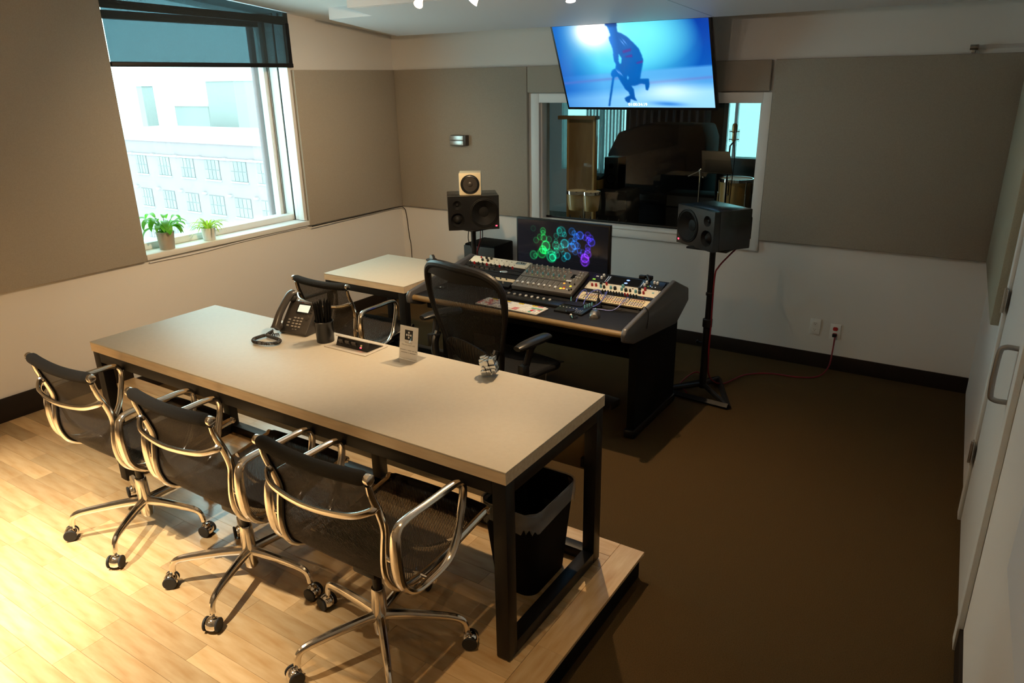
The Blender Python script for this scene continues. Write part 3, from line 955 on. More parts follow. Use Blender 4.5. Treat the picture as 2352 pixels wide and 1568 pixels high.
for (yy, ws) in ((.043, ((-.046, .032), (-.010, .004), (-.002, .020), (.021, .012), (.036, .012))), (.032, ((-.040, .036), (.0, .004), (.008, .034)))):
    for (x, w) in ws:
        g = G(); g.box(x, x + w, yy - .0018, yy + .0018, 0, .0002); g.v = [tuple(Mc @ Vector(v)) for v in g.v]
        g.build('print_line', 'ink_grey', cd)

# mirror puzzle cube
cu = thing('puzzle_cube', 'small silver mirror puzzle cube twisted out of shape on the table', 'puzzle', (3.125, -3.055, ZT))
Rc = Matrix.Rotation(math.radians(-14), 3, 'Y') @ Matrix.Rotation(math.radians(9), 3, 'X') @ Matrix.Rotation(math.radians(12), 3, 'Z')
random.seed(21)
bx = [(-.032, -.012), (-.010, .008), (.010, .030)]
by = [(-.030, -.011), (-.009, .007), (.009, .028)]
bz = [(.0, .024), (.026, .040), (.042, .066)]
zmin = 9
cubes = []
for i in range(3):
    for j in range(3):
        for k in range(3):
            e = [random.uniform(-.007, .007) for _ in range(6)]
            x0, x1 = bx[i]; y0, y1 = by[j]; z0, z1 = bz[k]
            if i == 0: x0 += e[0]
            if i == 2: x1 += e[1]
            if j == 0: y0 += e[2]
            if j == 2: y1 += e[3]
            if k == 2: z1 += e[5]
            g = G(); g.box(x0, x1, y0, y1, z0, z1)
            g.v = [tuple(Rc @ (Vector(v) - Vector((0, 0, .033)))) for v in g.v]
            zmin = min(zmin, min(v[2] for v in g.v))
            cubes.append(g)
core = G(); core.box(-.024, .022, -.022, .020, .006, .056)
core.v = [tuple(Rc @ (Vector(v) - Vector((0, 0, .033))) - Vector((0, 0, zmin))) for v in core.v]
core.build('cube_core', 'black_matte', cu)
for g in cubes:
    g.v = [(v[0], v[1], v[2] - zmin) for v in g.v]
    g.build('block', 'mirror', cu, bevel=.0012)

# small black dispenser on the little table
ds = thing('tape_dispenser', 'small black tape dispenser at the back of the square table', 'dispenser', (1.335, -1.215, .74), math.radians(-15))
G().prism([(-.05, .0), (-.052, .012), (-.02, .024), (.03, .024), (.05, .014), (.05, 0)], -.02, .02, 'y').build('dispenser_body', 'black_satin', ds, bevel=.003)
G().lathe([(.012, -.011), (.021, -.011), (.021, .011), (.012, .011)], 20, Matrix.Translation((.005, 0, .03)) @ Matrix.Rotation(PI / 2, 4, 'X')).build('tape_roll', 'steel_dim', ds)

# waste bin with liner
wb = thing('waste_bin', 'black waste bin with clear plastic liner under the long table', 'bin', (3.41, -3.22, .12))
def rrect(hx_, hy_, r, z, n=6):
    out = []
    for (sx, sy, a0) in ((1, 1, 0), (-1, 1, PI / 2), (-1, -1, PI), (1, -1, 3 * PI / 2)):
        for k in range(n + 1):
            a = a0 + PI / 2 * k / n
            out.append((sx * (hx_ - r) + r * math.cos(a), sy * (hy_ - r) + r * math.sin(a), z))
    return out
def loft(rings, cap0=True, cap1=False):
    g = G(); n = len(rings[0])
    vs = [p for r in rings for p in r]
    fs = [(i * n + k, i * n + (k + 1) % n, (i + 1) * n + (k + 1) % n, (i + 1) * n + k) for i in range(len(rings) - 1) for k in range(n)]
    if cap0: fs.append(tuple(range(n)))
    if cap1: fs.append(tuple((len(rings) - 1) * n + k for k in range(n)))
    return g.add(vs, fs)
loft([rrect(.095, .135, .05, .0), rrect(.125, .172, .055, .385), rrect(.121, .168, .052, .385), rrect(.091, .131, .047, .006)], True, True).build('bin_body', 'black_matte', wb)
random.seed(3)
def jit(r, amt, dz):
    return [(x * (1 + random.uniform(-amt, amt)), y * (1 + random.uniform(-amt, amt)), z + random.uniform(-dz, dz)) for (x, y, z) in r]
loft([jit(rrect(.118, .165, .055, .33, 8), .012, .006), jit(rrect(.120, .168, .055, .375, 8), .006, .002), jit(rrect(.124, .172, .055, .391, 8), .005, .002), jit(rrect(.130, .178, .056, .386, 8), .006, .003), jit(rrect(.130, .178, .056, .35, 8), .010, .008), jit(rrect(.126, .174, .056, .315, 8), .012, .018)], False, False).build('liner_bag', 'bag_film', wb)
G().ball((.0, -.174, .335), .016, 10, 6, (1.3, .3, .7)).build('bag_handle_hole', 'black_matte', wb)

# cable hanging under the table
tag(G().tube(spl([(2.62, -3.015, .69), (2.66, -3.05, .60), (2.60, -3.08, .45), (2.45, -3.09, .33), (2.36, -3.07, .40), (2.33, -3.03, .62)], 8), .0035, 6).build('power_cable', 'black_plastic'), 'thin black cable looping below the long table', 'cable')
# ================================================================= MIXING DESK
DX0, DX1 = 1.755, 3.25
dk = thing('mixing_desk', 'black studio mixing desk with silver side cheeks and sloped racks', 'desk', ((DX0 + DX1) / 2, -1.5, 0))
cx_ = (DX0 + DX1) / 2
def D(g):
    g.v = [(v[0] - cx_, v[1] + 1.5, v[2]) for v in g.v]
    return g
CAP = [(-2.0, .690), (-2.004, .735), (-1.985, .762), (-1.31, .866), (-1.075, .768), (-1.062, .685), (-1.255, .585), (-1.88, .648)]
D(G().prism(CAP, DX1 - .030, DX1, 'x')).build('side_cheek', 'cap_silver', dk, bevel=.010, seg=3)
D(G().prism(CAP, DX0, DX0 + .030, 'x')).build('side_cheek', 'cap_silver', dk, bevel=.010, seg=3)
D(G().box(DX0 + .031, DX1 - .031, -1.955, -1.60, .705, .735)).build('work_surface', 'desk_black', dk, bevel=.002)
D(G().tube([(DX0 + .031, -1.958, .718), (DX1 - .031, -1.958, .718)], .020, 14, flat=.9)).build('front_edge', 'wood_trim', dk)
D(G().prism([(-1.62, .70), (-1.62, .738), (-1.315, .845), (-1.29, .845), (-1.282, .765), (-1.08, .765), (-1.08, .70)], DX0 + .031, DX1 - .031, 'x')).build('rack_body', 'desk_black', dk, bevel=.002)
for x in (DX0 + .045, 2.28, 2.735, DX1 - .037):
    D(G().hexa([(x - .008, -1.615, .741), (x + .008, -1.615, .741), (x + .008, -1.32, .845), (x - .008, -1.32, .845)], [(x - .008, -1.617, .747), (x + .008, -1.617, .747), (x + .008, -1.322, .851), (x - .008, -1.322, .851)])).build('rack_rail', 'black_steel', dk)
for x in (DX0 + .05, DX1 - .10):
    D(G().box(x, x + .05, -1.72, -1.10, .055, .70)).build('leg_panel', 'black_matte', dk, bevel=.003)
    D(G().box(x - .01, x + .06, -1.74, -1.085, .0, .055)).build('foot', 'black_satin', dk, bevel=.012)
D(G().box(DX0 + .10, DX1 - .10, -1.14, -1.12, .25, .70)).build('back_panel', 'black_matte', dk)
D(G().box(DX0 + .11, DX1 - .12, -1.93, -1.62, .655, .704)).build('keyboard_tray', 'black_matte', dk, bevel=.004)

AR = math.atan(.35)
RR = Matrix.Rotation(AR, 3, 'X')
nR = RR @ Vector((0, 0, 1))
def rz(y):
    return .745 + .35 * (y + 1.62)
def rack(name, label, x0, x1, y0, y1, m, cat='rack unit', th=.012, lift=.004, depth=None):
    """unit lying on the sloped rack plane; local axes: x right, y up the slope, z out"""
    w, l = x1 - x0, (y1 - y0) / math.cos(AR)
    c = Vector(((x0 + x1) / 2, (y0 + y1) / 2, rz((y0 + y1) / 2))) + nR * lift
    t = thing(name, label, cat, c)
    t.rotation_euler = (AR, 0, 0)
    G().box(-w / 2, w / 2, -l / 2 + .001, l / 2 - .001, 0, th).build('front_panel', m, t, bevel=.0012)
    return t, w, l, th
kn = {}
def knob(t, x, y, z, r=.006, h=.012, m='knob_dark', name='knob'):
    k = (round(r, 4), round(h, 4), m)
    if k not in kn:
        kn[k] = G().lathe([(r, 0), (r * .95, h * .7), (r * .8, h), (.0005, h)], 12).mesh('knob', m)
    return put(kn[k], name, t, (x, y, z))
def lamp_(t, x, y, z, m, w=.006, l=.006, name='indicator'):
    k = ('l', w, l, m)
    if k not in kn:
        kn[k] = G().box(-w / 2, w / 2, -l / 2, l / 2, 0, .002).mesh('indicator', m, .0005, 1)
    return put(kn[k], name, t, (x, y, z))
def screws(t, w, l, z):
    for sx in (-1, 1):
        for sy in ((-1, 1) if l > .03 else (0,)):
            knob(t, sx * (w / 2 - .008), sy * (l / 2 - .010), z, .0035, .002, 'steel_dim', 'screw')
XL0, XL1, XR0, XR1 = 1.812, 2.268, 2.748, 3.207
# left rack bay
t, w, l, z = rack('rack_unit', 'cream rack unit with red button at the top of the left rack', XL0, XL1, -1.398, -1.326, 'cream_light')
screws(t, w, l, z)
knob(t, -.16, .020, z, .006, .010, 'red_plastic')
for x in (-.115, -.075): knob(t, x, .018, z, .009, .016)
for x in (-.128, -.085): knob(t, x, -.012, z, .009, .016)
for x in (-.03, .01, .05, .09, .13):
    lamp_(t, x, .014, z, 'ink', .007, .005, 'slot'); lamp_(t, x, -.020, z, 'ink', .006, .005, 'slot'); lamp_(t, x - .012, -.004, z, 'ink', .003, .003, 'slot')
G().box(.125, .20, .0, .028, z, z + .001).build('meter_window', 'studio_grey', t)
for x in (.165, .183): knob(t, x, .016, z + .001, .004, .006)
t, w, l, z = rack('rack_unit', 'black rack unit with a row of red and black knobs', XL0, XL1, -1.436, -1.400, 'black_satin')
for i in range(11):
    knob(t, -.20 + i * .034, .002, z, .007, .016, 'red_plastic' if i % 3 == 1 else 'knob_dark')
t, w, l, z = rack('rack_unit', 'black rack unit with a shiny oval meter in the left rack', XL0, XL1, -1.474, -1.438, 'black_satin')
G().ball((.095, 0, z), .014, 16, 8, (2.2, 1, .25)).build('oval_meter', 'mirror', t)
for i in range(6): knob(t, -.18 + i * .04, 0, z, .006, .012)
t, w, l, z = rack('rack_unit', 'plain black rack unit in the middle of the left rack', XL0, XL1, -1.520, -1.476, 'desk_black')
for i in range(4): lamp_(t, -.1 + i * .02, 0, z, 'led_blue', .004, .003)
t, w, l, z = rack('rack_unit', 'narrow beige rack unit low in the left rack', XL0, XL1, -1.552, -1.522, 'cream')
for i in range(9): knob(t, -.19 + i * .045, 0, z, .005, .010)
t, w, l, z = rack('rack_unit', 'black rack unit at the bottom of the left rack', XL0, XL1, -1.605, -1.554, 'black_satin')
for i in range(8): knob(t, -.18 + i * .05, .004, z, .006, .012, 'knob_grey')
# right rack bay
t, w, l, z = rack('audio_interface', 'black rack unit with white and blue lights at the top of the right rack', XR0, XR1, -1.425, -1.342, 'black_satin')
for (x, y) in ((-.165, .024), (-.170, -.002), (.12, .012), (.118, -.018), (.165, .02), (.185, .018)): knob(t, x, y, z, .008, .014, 'white_plastic')
lamp_(t, -.205, .012, z, 'white_plastic', .018, .010, 'label_plate'); lamp_(t, -.212, -.022, z, 'led_green', .018, .010)
for i in range(6):
    for x in (-.135, -.122): lamp_(t, x, -.030 + i * .011, z, 'led_white', .003, .004)
    lamp_(t, .098, -.034 + i * .010, z, 'led_white', .003, .004)
G().ball((.0, .012, z), .008, 12, 6, (1.6, 1, .3)).build('meter_light', 'led_blue', t)
G().ball((-.002, -.020, z), .008, 12, 6, (1.6, 1, .3)).build('meter_light', 'led_blue', t)
G().box(-.11, .085, -.036, .036, z, z + .0012).build('display', 'black_matte', t)
for (x, y, m) in ((.14, -.02, 'led_green'), (.152, -.014, 'led_blue'), (.165, -.022, 'led_white'), (.185, -.02, 'led_white')): lamp_(t, x, y, z, m, .005, .004)
t, w, l, z = rack('equalizer_unit', 'pale cream rack unit with many dark knobs in the right rack', XR0, XR1, -1.500, -1.427, 'cream_light')
screws(t, w, l, z)
for (x, y, m, r) in ((-.19, -.008, 'red_plastic', .007), (-.165, -.005, 'red_plastic', .007), (-.13, -.012, 'cyan_plastic', .007), (-.108, -.013, 'knob_dark', .008), (-.145, .022, 'knob_dark', .009), (-.108, .022, 'red_plastic', .007), (-.065, -.010, 'cyan_plastic', .008), (-.038, -.010, 'knob_dark', .010), (.005, -.010, 'cyan_plastic', .008), (.033, -.012, 'knob_dark', .010), (.06, -.012, 'knob_dark', .007), (.0, .022, 'cyan_plastic', .010), (.095, -.012, 'cyan_plastic', .008), (.12, -.014, 'knob_dark', .010), (.145, -.014, 'red_plastic', .007), (.105, .022, 'knob_dark', .010), (.14, .022, 'red_plastic', .008)):
    knob(t, x, y, z, r, .018, m)
lamp_(t, .062, .020, z, 'ink', .010, .006, 'slot'); lamp_(t, .195, .006, z, 'cyan_plastic', .012, .010, 'button')
t, w, l, z = rack('compressor_unit', 'slim black rack unit with small knobs between the cream ones', XR0, XR1, -1.532, -1.502, 'black_satin')
for i in range(16):
    knob(t, -.15 + i * .018, -.002, z, .0055, .020, 'red_plastic' if i in (11, 12) else ('white_plastic' if i < 3 else 'knob_dark'))
lamp_(t, .155, .004, z, 'red_plastic', .008, .006, 'button'); lamp_(t, .18, .002, z, 'brushed', .007, .006, 'button')
t, w, l, z = rack('patch_bay', 'cream patch bay with rows of sockets at the front of the right rack', XR0, XR1, -1.603, -1.534, 'cream')
screws(t, w, l, z)
for r in range(4):
    g = G()
    for i in range(24):
        x = -.185 + i * .016
        y = -.026 + r * .016
        g.box(x - .0048, x + .0048, y - .0025, y + .0025, z, z + .0012)
    g.build('socket_row', 'ink', t, kind='stuff')
mat('tape_rose', (.62, .36, .28), .7); mat('tape_blue', (.34, .36, .50), .7); mat('tape_straw', (.62, .55, .28), .7)
for r in range(4):
    for i, m in enumerate(('tape_rose', 'tape_blue', 'tape_rose', 'tape_straw')):
        G().box(-.19 + i * .096, -.19 + i * .096 + .085, -.0205 + r * .016, -.0155 + r * .016, z, z + .0008).build('label_strip', ('tape_blue', 'tape_straw', 'tape_rose', 'tape_blue')[(i + r) % 4], t)
# patch cables
for pts, lab in (([(2.80, -1.565, .775), (2.792, -1.57, .81), (2.775, -1.60, .80), (2.775, -1.66, .752), (2.84, -1.72, .745), (2.93, -1.69, .745), (3.02, -1.66, .746), (3.06, -1.58, .80), (3.068, -1.55, .79)], 'long blue patch cable looping over the patch bay to the mouse'),
                 ([(2.885, -1.545, .79), (2.87, -1.56, .82), (2.83, -1.60, .80), (2.835, -1.68, .755), (2.885, -1.70, .75), (2.925, -1.65, .77), (2.93, -1.57, .815), (2.905, -1.545, .80)], 'round blue patch cable loop in the middle of the patch bay')):
    tag(G().tube(spl(pts, 8), .0028, 6).build('patch_cable', 'blue_cable'), lab, 'cable')
tag(G().tube(spl([(3.14, -1.60, .757), (3.18, -1.66, .745), (3.225, -1.72, .81), (3.262, -1.74, .79), (3.262, -1.75, .70)], 7), .003, 6).build('loose_cable', 'black_plastic'), 'thin black cable draped over the right desk cheek', 'cable')
tag(G().tube(spl([(2.71, -1.60, .765), (2.735, -1.64, .745), (2.79, -1.66, .741), (2.81, -1.70, .741)], 7), .0028, 6).build('grey_cable', 'cyan_plastic'), 'short teal cable below the right corner of the mixer', 'cable')
pl = thing('cable_plug', 'black cone shaped plug standing at the patch bay centre', 'plug', (2.905, -1.628, .741))
G().lathe([(.022, 0), (.020, .006), (.010, .04), (.008, .048), (.0005, .05)], 16).build('plug_cone', 'black_satin', pl)
G().cyl((0, 0, .049), (0, 0, .075), .004, n=8).build('plug_tip', 'black_plastic', pl)
# clip lamp at the back of the right rack
cl_ = thing('clip_lamp', 'small black clip-on lamp at the back edge of the right rack', 'lamp', (3.06, -1.30, .848))
G().box(-.045, -.005, -.012, .012, 0, .022).build('clip_jaw', 'black_plastic', cl_, bevel=.004)
G().box(.005, .04, -.012, .012, 0, .024).build('clip_jaw', 'black_plastic', cl_, bevel=.004)
G().tube(spl([(0, 0, .012), (.02, -.03, .03), (.05, -.07, .012)], 6), .008, 8).build('lamp_arm', 'black_plastic', cl_)

# mixer
t, w, l, z = rack('audio_mixer', 'grey mixing console with faders and lit orange buttons, centre of desk', 2.290, 2.712, -1.602, -1.362, 'console_grey', 'mixer', .030, .004)
random.seed(9)
for i in range(8):
    x = -.185 + i * .039
    G().box(x - .0015, x + .0015, -.105, -.020, z, z + .0005).build('fader_slot', 'ink', t)
    G().box(x - .007, x + .007, -.098 + random.uniform(0, .006), -.080, z + .0008, z + .011).build('fader_cap', 'white_plastic', t, bevel=.002)
    g = G()
    for r in range(7):
        g.box(x + .006, x + .010, -.10 + r * .011, -.097 + r * .011, z, z + .0006)
    g.build('scale_marks', 'knob_grey', t, kind='stuff')
    for r, m in enumerate(('knob_grey', 'cyan_plastic', 'knob_grey', 'knob_grey', 'knob_grey')):
        knob(t, x + (.010 if r == 3 else 0), .012 + r * .022, z, .0052 if r < 4 else .006, .014 if r != 4 else .022, m)
    lamp_(t, x + .012, .010, z, 'led_green' if i % 2 else 'cream', .004, .004, 'button')
    lamp_(t, x - .012, .046, z, 'cream', .004, .004, 'button')
    lamp_(t, x + .013, .092, z, 'tape_rose', .005, .012, 'label_strip')
G().box(-.205, .13, -.016, -.010, z, z + .001).build('divider_line', 'ink', t)
G().box(.128, .152, .030, .075, z, z + .0012).build('meter_window', 'black_matte', t)
G().box(.115, .150, -.004, .010, z, z + .001).build('name_plate', 'white_plastic', t)
for (x, y) in ((.170, .09), (.190, .09), (.175, .065), (.195, .062), (.165, .04), (.18, .035), (.195, .035), (.165, .012), (.185, .008)): knob(t, x, y, z, .006, .014, 'knob_grey')
for (x, y, m, a) in ((.118, -.030, 'led_orange', .012), (.122, -.085, 'led_yellow', .014), (.142, -.082, 'led_orange', .014), (.138, -.066, 'red_plastic', .012), (.172, -.050, 'led_yellow', .012), (.165, -.086, 'white_plastic', .010)): lamp_(t, x, y, z, m, a, .010, 'lit_button')
for (x, y) in ((.185, -.095), (.195, -.085), (.15, -.02), (.19, -.03)): knob(t, x, y, z, .005, .010, 'knob_dark')

# control surface, keyboard, mouse
cs = thing('control_surface', 'low black fader control surface between mixer and keyboard', 'controller', (2.575, -1.705, .7355), math.radians(-1))
G().box(-.27, .14, -.055, .055, 0, .016).build('controller_body', 'black_satin', cs, bevel=.004)
G().hexa([(.145, -.12, 0), (.33, -.12, 0), (.33, .055, 0), (.145, .055, 0)], [(.145, -.12, .012), (.33, -.12, .012), (.33, .055, .022), (.145, .055, .022)]).build('controller_wing', 'black_satin', cs, bevel=.004)
for i in range(8):
    x = -.25 + i * .042
    G().box(x - .0012, x + .0012, -.045, .02, .016, .0165).build('fader_slot', 'ink', cs)
    G().box(x - .006, x + .006, .0, .016, .0167, .026).build('fader_cap', 'white_plastic' if i > 2 else 'knob_grey', cs, bevel=.0015)
for i in range(6): lamp_(cs, .155 + i * .022, -.06, .017, 'white_plastic', .006, .005, 'button')
for i in range(4): knob(cs, .30 + i * .004, -.03 + i * .022, .020, .005, .018, 'cyan_plastic')
for i in range(5):
    for j in range(3): lamp_(cs, .25 + i * .015, -.105 + j * .016, .0155, 'knob_grey', .005, .004, 'button')
G().box(.155, .27, -.02, .045, .0185, .0225).build('touch_screen', 'black_plastic', cs)
G().lathe([(.028, 0), (.026, .006), (.0005, .007)], 20, Matrix.Translation((.245, -.098, .013))).build('jog_wheel', 'black_plastic', cs)

kb = thing('editing_keyboard', 'white keyboard with red, yellow and green keys on the desk', 'keyboard', (2.462, -1.876, .7355), math.radians(-1.5))
G().box(-.215, .215, -.066, .066, 0, .010).build('keyboard_base', 'white_plastic', kb, bevel=.003)
mat('key_yellow', (.70, .52, .05), .5); mat('key_rose', (.62, .25, .27), .5); mat('key_green', (.15, .45, .33), .5); mat('key_lilac', (.45, .42, .52), .5); mat('key_red', (.60, .03, .04), .5)
kc = {}
random.seed(14)
for r in range(6):
    n = 22
    for i in range(n):
        m = 'white_plastic'
        q = random.random()
        if r == 5 and i % 5 in (2, 3): m = 'key_yellow'
        elif i < 5 and q < .45: m = 'key_rose'
        elif 5 <= i < 10 and q < .35: m = 'key_lilac'
        elif i > 17 and q < .45: m = ('key_green', 'key_lilac', 'key_rose')[r % 3]
        elif i == 19 and r == 1: m = 'key_red'
        elif 12 < i < 15 and r < 2: m = 'key_rose'
        if m not in kc:
            kc[m] = G().box(-.0082, .0082, -.0085, .0085, 0, .004).mesh('key', m, .001, 1)
        put(kc[m], 'key', kb, (-.199 + i * .01895, -.052 + r * .0205, .010))

ms = thing('computer_mouse', 'grey and black computer mouse in front of the patch bay', 'mouse', (2.965, -1.79, .7355), math.radians(20))
mp_ = []
for (y, hx_, zt_) in ((-.052, .010, .010), (-.046, .024, .024), (-.025, .031, .037), (0, .031, .041), (.025, .028, .033), (.045, .022, .020), (.053, .010, .010)):
    mp_.append([(hx_ * math.cos(a), y, max(0, zt_ * math.sin(a) ** .8) if math.sin(a) > 0 else 0) for a in [PI * k / 10 for k in range(11)]])
loft(mp_, True, True).build('mouse_body', 'steel_dim', ms)
G().lathe([(.008, -.003), (.009, 0), (.008, .003)], 14, Matrix.Translation((0, .03, .030)) @ Matrix.Rotation(PI / 2, 4, 'Y')).build('scroll_wheel', 'cyan_plastic', ms)
tag(G().tube(spl([(2.955, -1.735, .74), (2.93, -1.68, .741), (2.97, -1.655, .741), (3.05, -1.66, .741), (3.10, -1.64, .742)], 7), .0022, 6).build('mouse_cable', 'black_plastic'), 'black mouse cable curling behind the mouse', 'cable')
hb = thing('earphones', 'small tangle of black and blue earphone cable beside the controller', 'earphones', (2.86, -1.86, .7355))
G().tube(spl([(-.05, .05, .005), (-.02, .02, .006), (.0, -.02, .005), (.03, -.035, .006), (.035, -.005, .009), (.0, .01, .008), (.02, -.03, .011)], 6), .003, 6).build('cable_tangle', 'black_plastic', hb)
G().ball((-.012, .004, .007), .007, 10, 6).build('earbud', 'white_plastic', hb)
G().tube([(.0, -.01, .009), (.02, -.04, .006)], .003, 6).build('jack_lead', 'cyan_plastic', hb)
lm_ = thing('desk_gadget', 'tiny black box with a cyan light at the left of the desk', 'device', (1.85, -1.76, .7355))
G().box(-.03, .03, -.02, .02, 0, .012).build('gadget_body', 'black_plastic', lm_, bevel=.003)
G().ball((0, -.01, .012), .006, 10, 6, (1, 1, .4)).build('gadget_light', 'lcd', lm_)

# ================================================================= SCREENS
def screen_mesh(name, P0, ux, uy, nu, nv, fn, material):
    us, vs_ = np.meshgrid(np.linspace(0, 1, nu + 1), np.linspace(0, 1, nv + 1), indexing='ij')
    col = fn(us, vs_)
    P0, ux, uy = np.array(P0), np.array(ux), np.array(uy)
    pts = P0 + us[..., None] * ux + vs_[..., None] * uy
    W = nv + 1
    idx = np.arange((nu + 1) * W).reshape(nu + 1, W)
    fs = np.stack([idx[:-1, :-1], idx[:-1, 1:], idx[1:, 1:], idx[1:, :-1]], -1).reshape(-1, 4)
    me = bpy.data.meshes.new(name)
    me.from_pydata(pts.reshape(-1, 3).tolist(), [], fs.tolist())
    at = me.color_attributes.new('picture', 'FLOAT_COLOR', 'POINT')
    lin = np.where(col <= .04045, col / 12.92, ((np.maximum(col, 0) + .055) / 1.055) ** 2.4)
    a4 = np.ones((lin.shape[0] * lin.shape[1], 4), dtype=np.float32)
    a4[:, :3] = lin.reshape(-1, 3)
    at.data.foreach_set('color', a4.ravel())
    me.materials.append(MATS[material])
    return me
def inpoly(u, v, poly):
    r = np.zeros(u.shape, bool)
    n = len(poly)
    j = n - 1
    for i in range(n):
        xi, yi = poly[i]; xj, yj = poly[j]
        c = ((yi > v) != (yj > v)) & (u < (xj - xi) * (v - yi) / (yj - yi + 1e-12) + xi)
        r ^= c
        j = i
    return r
BODY = [(0.367, -0.06), (0.363, 0.015), (0.378, 0.032), (0.387, 0.107), (0.387, 0.138), (0.375, 0.153), (0.374, 0.184), (0.382, 0.233), (0.39, 0.298), (0.384, 0.379), (0.385, 0.428), (0.394, 0.47), (0.387, 0.512), (0.363, 0.536), (0.348, 0.577), (0.348, 0.611), (0.366, 0.629), (0.392, 0.613), (0.407, 0.682), (0.43, 0.769), (0.452, 0.813), (0.454, 0.848), (0.429, 0.866), (0.416, 0.883), (0.418, 0.919), (0.434, 0.946), (0.449, 0.937), (0.457, 0.893), (0.48, 0.911), (0.499, 0.92), (0.489, 0.875), (0.488, 0.771), (0.474, 0.727), (0.49, 0.732), (0.519, 0.72), (0.539, 0.704), (0.569, 0.713), (0.568, 0.781), (0.582, 0.79), (0.596, 0.739), (0.6, 0.647), (0.58, 0.646), (0.542, 0.645), (0.55, 0.595), (0.569, 0.488), (0.579, 0.432), (0.575, 0.376), (0.561, 0.295), (0.533, 0.23), (0.496, 0.156), (0.462, 0.114), (0.438, 0.096), (0.439, 0.05), (0.445, -0.06)]
HOLES = [[(0.424, 0.341), (0.439, 0.399), (0.431, 0.456), (0.419, 0.463), (0.416, 0.43)], [(0.46, 0.603), (0.467, 0.625), (0.459, 0.658), (0.454, 0.641)]]
STICK = [(0.355, 0.62), (0.291, 0.986), (0.304, 0.986), (0.369, 0.625)]
REDS = [[(0.45, 0.31), (0.511, 0.287), (0.509, 0.319), (0.452, 0.343)], [(0.464, 0.376), (0.512, 0.355), (0.512, 0.387), (0.468, 0.393)], [(0.529, 0.453), (0.578, 0.428), (0.575, 0.456), (0.531, 0.47)]]
def blur(m, k):
    m = m.astype(float)
    for _ in range(k):
        p = np.pad(m, 1, mode='edge')
        m = (p[1:-1, 1:-1] * 2 + p[:-2, 1:-1] + p[2:, 1:-1] + p[1:-1, :-2] + p[1:-1, 2:]) / 6
    return m
def tv_pic(u, v):
    def mix(a, b, k):
        return a * (1 - k[..., None]) + np.array(b) * k[..., None]
    img = np.zeros(u.shape + (3,)) + np.array((.02, .33, .70))
    rr = np.clip(1 - np.hypot((u - .95) / .55, (v - .02) / .5), 0, 1)
    img = mix(img, (.0, .22, .62), rr)
    k = np.clip(1 - np.hypot((u - .40) / .56, (v - .25) / .66), 0, 1) ** .8
    img = mix(img, (.34, .84, .95), np.clip(k * 1.45, 0, 1))
    k = np.clip(1 - np.hypot((u - .60) / .34, (v - .12) / .42), 0, 1) ** .9
    img = mix(img, (.45, .93, .97), np.clip(k * 1.1, 0, 1))
    band = np.clip((v - .56 + (u - .3) * .10) * 30, 0, 1)
    img = mix(img, (.36, .68, .92), band * .8)
    k = np.clip(1 - u / .28, 0, 1)
    img = mix(img, (.05, .34, .72), k * .8)
    red = np.exp(-((v - (.78 - .14 * u - .09 * (u < .45))) / .018) ** 2)
    img = mix(img, (.42, .42, .74), red * .45)
    ice = np.clip((v - .74 + (u - .5) * .10) * 9, 0, 1)
    img = mix(img, (.60, .84, .99), ice * np.clip(.35 + u * .8, 0, .95))
    k = np.exp(-(((u - .72) / .17) ** 2 + ((v - .80) / .10) ** 2))
    img = mix(img, (.84, .96, 1.0), k * .9)
    sh = np.exp(-(((u - .70 - (v - .95) * 1.2) / .10) ** 2 + ((v - .955) / .03) ** 2))
    img = mix(img, (.14, .46, .82), sh * .8)
    k = np.exp(-(((u - .27) / .13) ** 2 + ((v - .08) / .19) ** 2) * 1.1)
    img = mix(img, (1.05, 1.05, 1.05), np.clip(k * 1.6, 0, 1))
    b = inpoly(u, v, BODY) | inpoly(u, v, STICK)
    for h in HOLES:
        b &= ~inpoly(u, v, h)
    b = blur(b, 2)
    bc = np.zeros(u.shape + (3,)) + np.array((.0, .37, .70))
    bc = mix(bc, (.16, .52, .90), np.clip((.43 - u) / .06, 0, 1) * np.clip(1.3 - v * 1.6, 0, 1))
    bc = mix(bc, (.04, .26, .58), np.clip((v - .6) * 1.6, 0, .6))
    bc = mix(bc, (.04, .12, .34), np.clip((.05 - v) * 14, 0, .8))
    for q in REDS:
        bc = mix(bc, (.62, .08, .45), blur(inpoly(u, v, q), 3) * .5)
    for (a0, b0) in ((.46, .22), (.475, .21), (.40, .56), (.415, .575)):
        bc = mix(bc, (.55, .72, .98), np.exp(-(((u - a0 - (v - b0) * .35) / .004) ** 2 + ((v - b0) / .03) ** 2)) * .8)
    img = mix(img, (0, 0, 0), b) + bc * b[..., None]
    return np.clip(img, 0, 1.1)
def rings_pic(u, v):
    img = np.zeros(u.shape + (3,)) + np.array((.070, .072, .095))
    img *= (1.15 - .5 * u)[..., None]
    stops = [(.15, (.05, .62, .35)), (.26, (.05, .85, .22)), (.34, (.05, .95, .45)), (.45, (.05, .85, .62)), (.54, (.05, .78, .80)), (.62, (.10, .52, .95)), (.70, (.15, .38, 1.0)), (.77, (.36, .20, 1.0)), (.84, (.20, .20, .95))]
    for (x, y, r, f) in RINGS:
        c = np.array(stops[0][1])
        for (a, ca), (b, cb) in zip(stops, stops[1:]):
            if a <= x <= b:
                k = (x - a) / (b - a)
                c = np.array(ca) * (1 - k) + np.array(cb) * k
            elif x > b:
                c = np.array(cb)
        if y > .6 and x > .7:
            c = np.array((.52, .18, 1.0))
        d = np.hypot(u - x, (v - y) * .44)
        ring = np.exp(-((d - r) / (r * .14 + .001)) ** 2)
        disc = (d < r) * 1.0
        img = img + (ring * .55 * min(1, f + .2) + disc * .34 * f)[..., None] * c
    return np.clip(img, 0, 1.05)
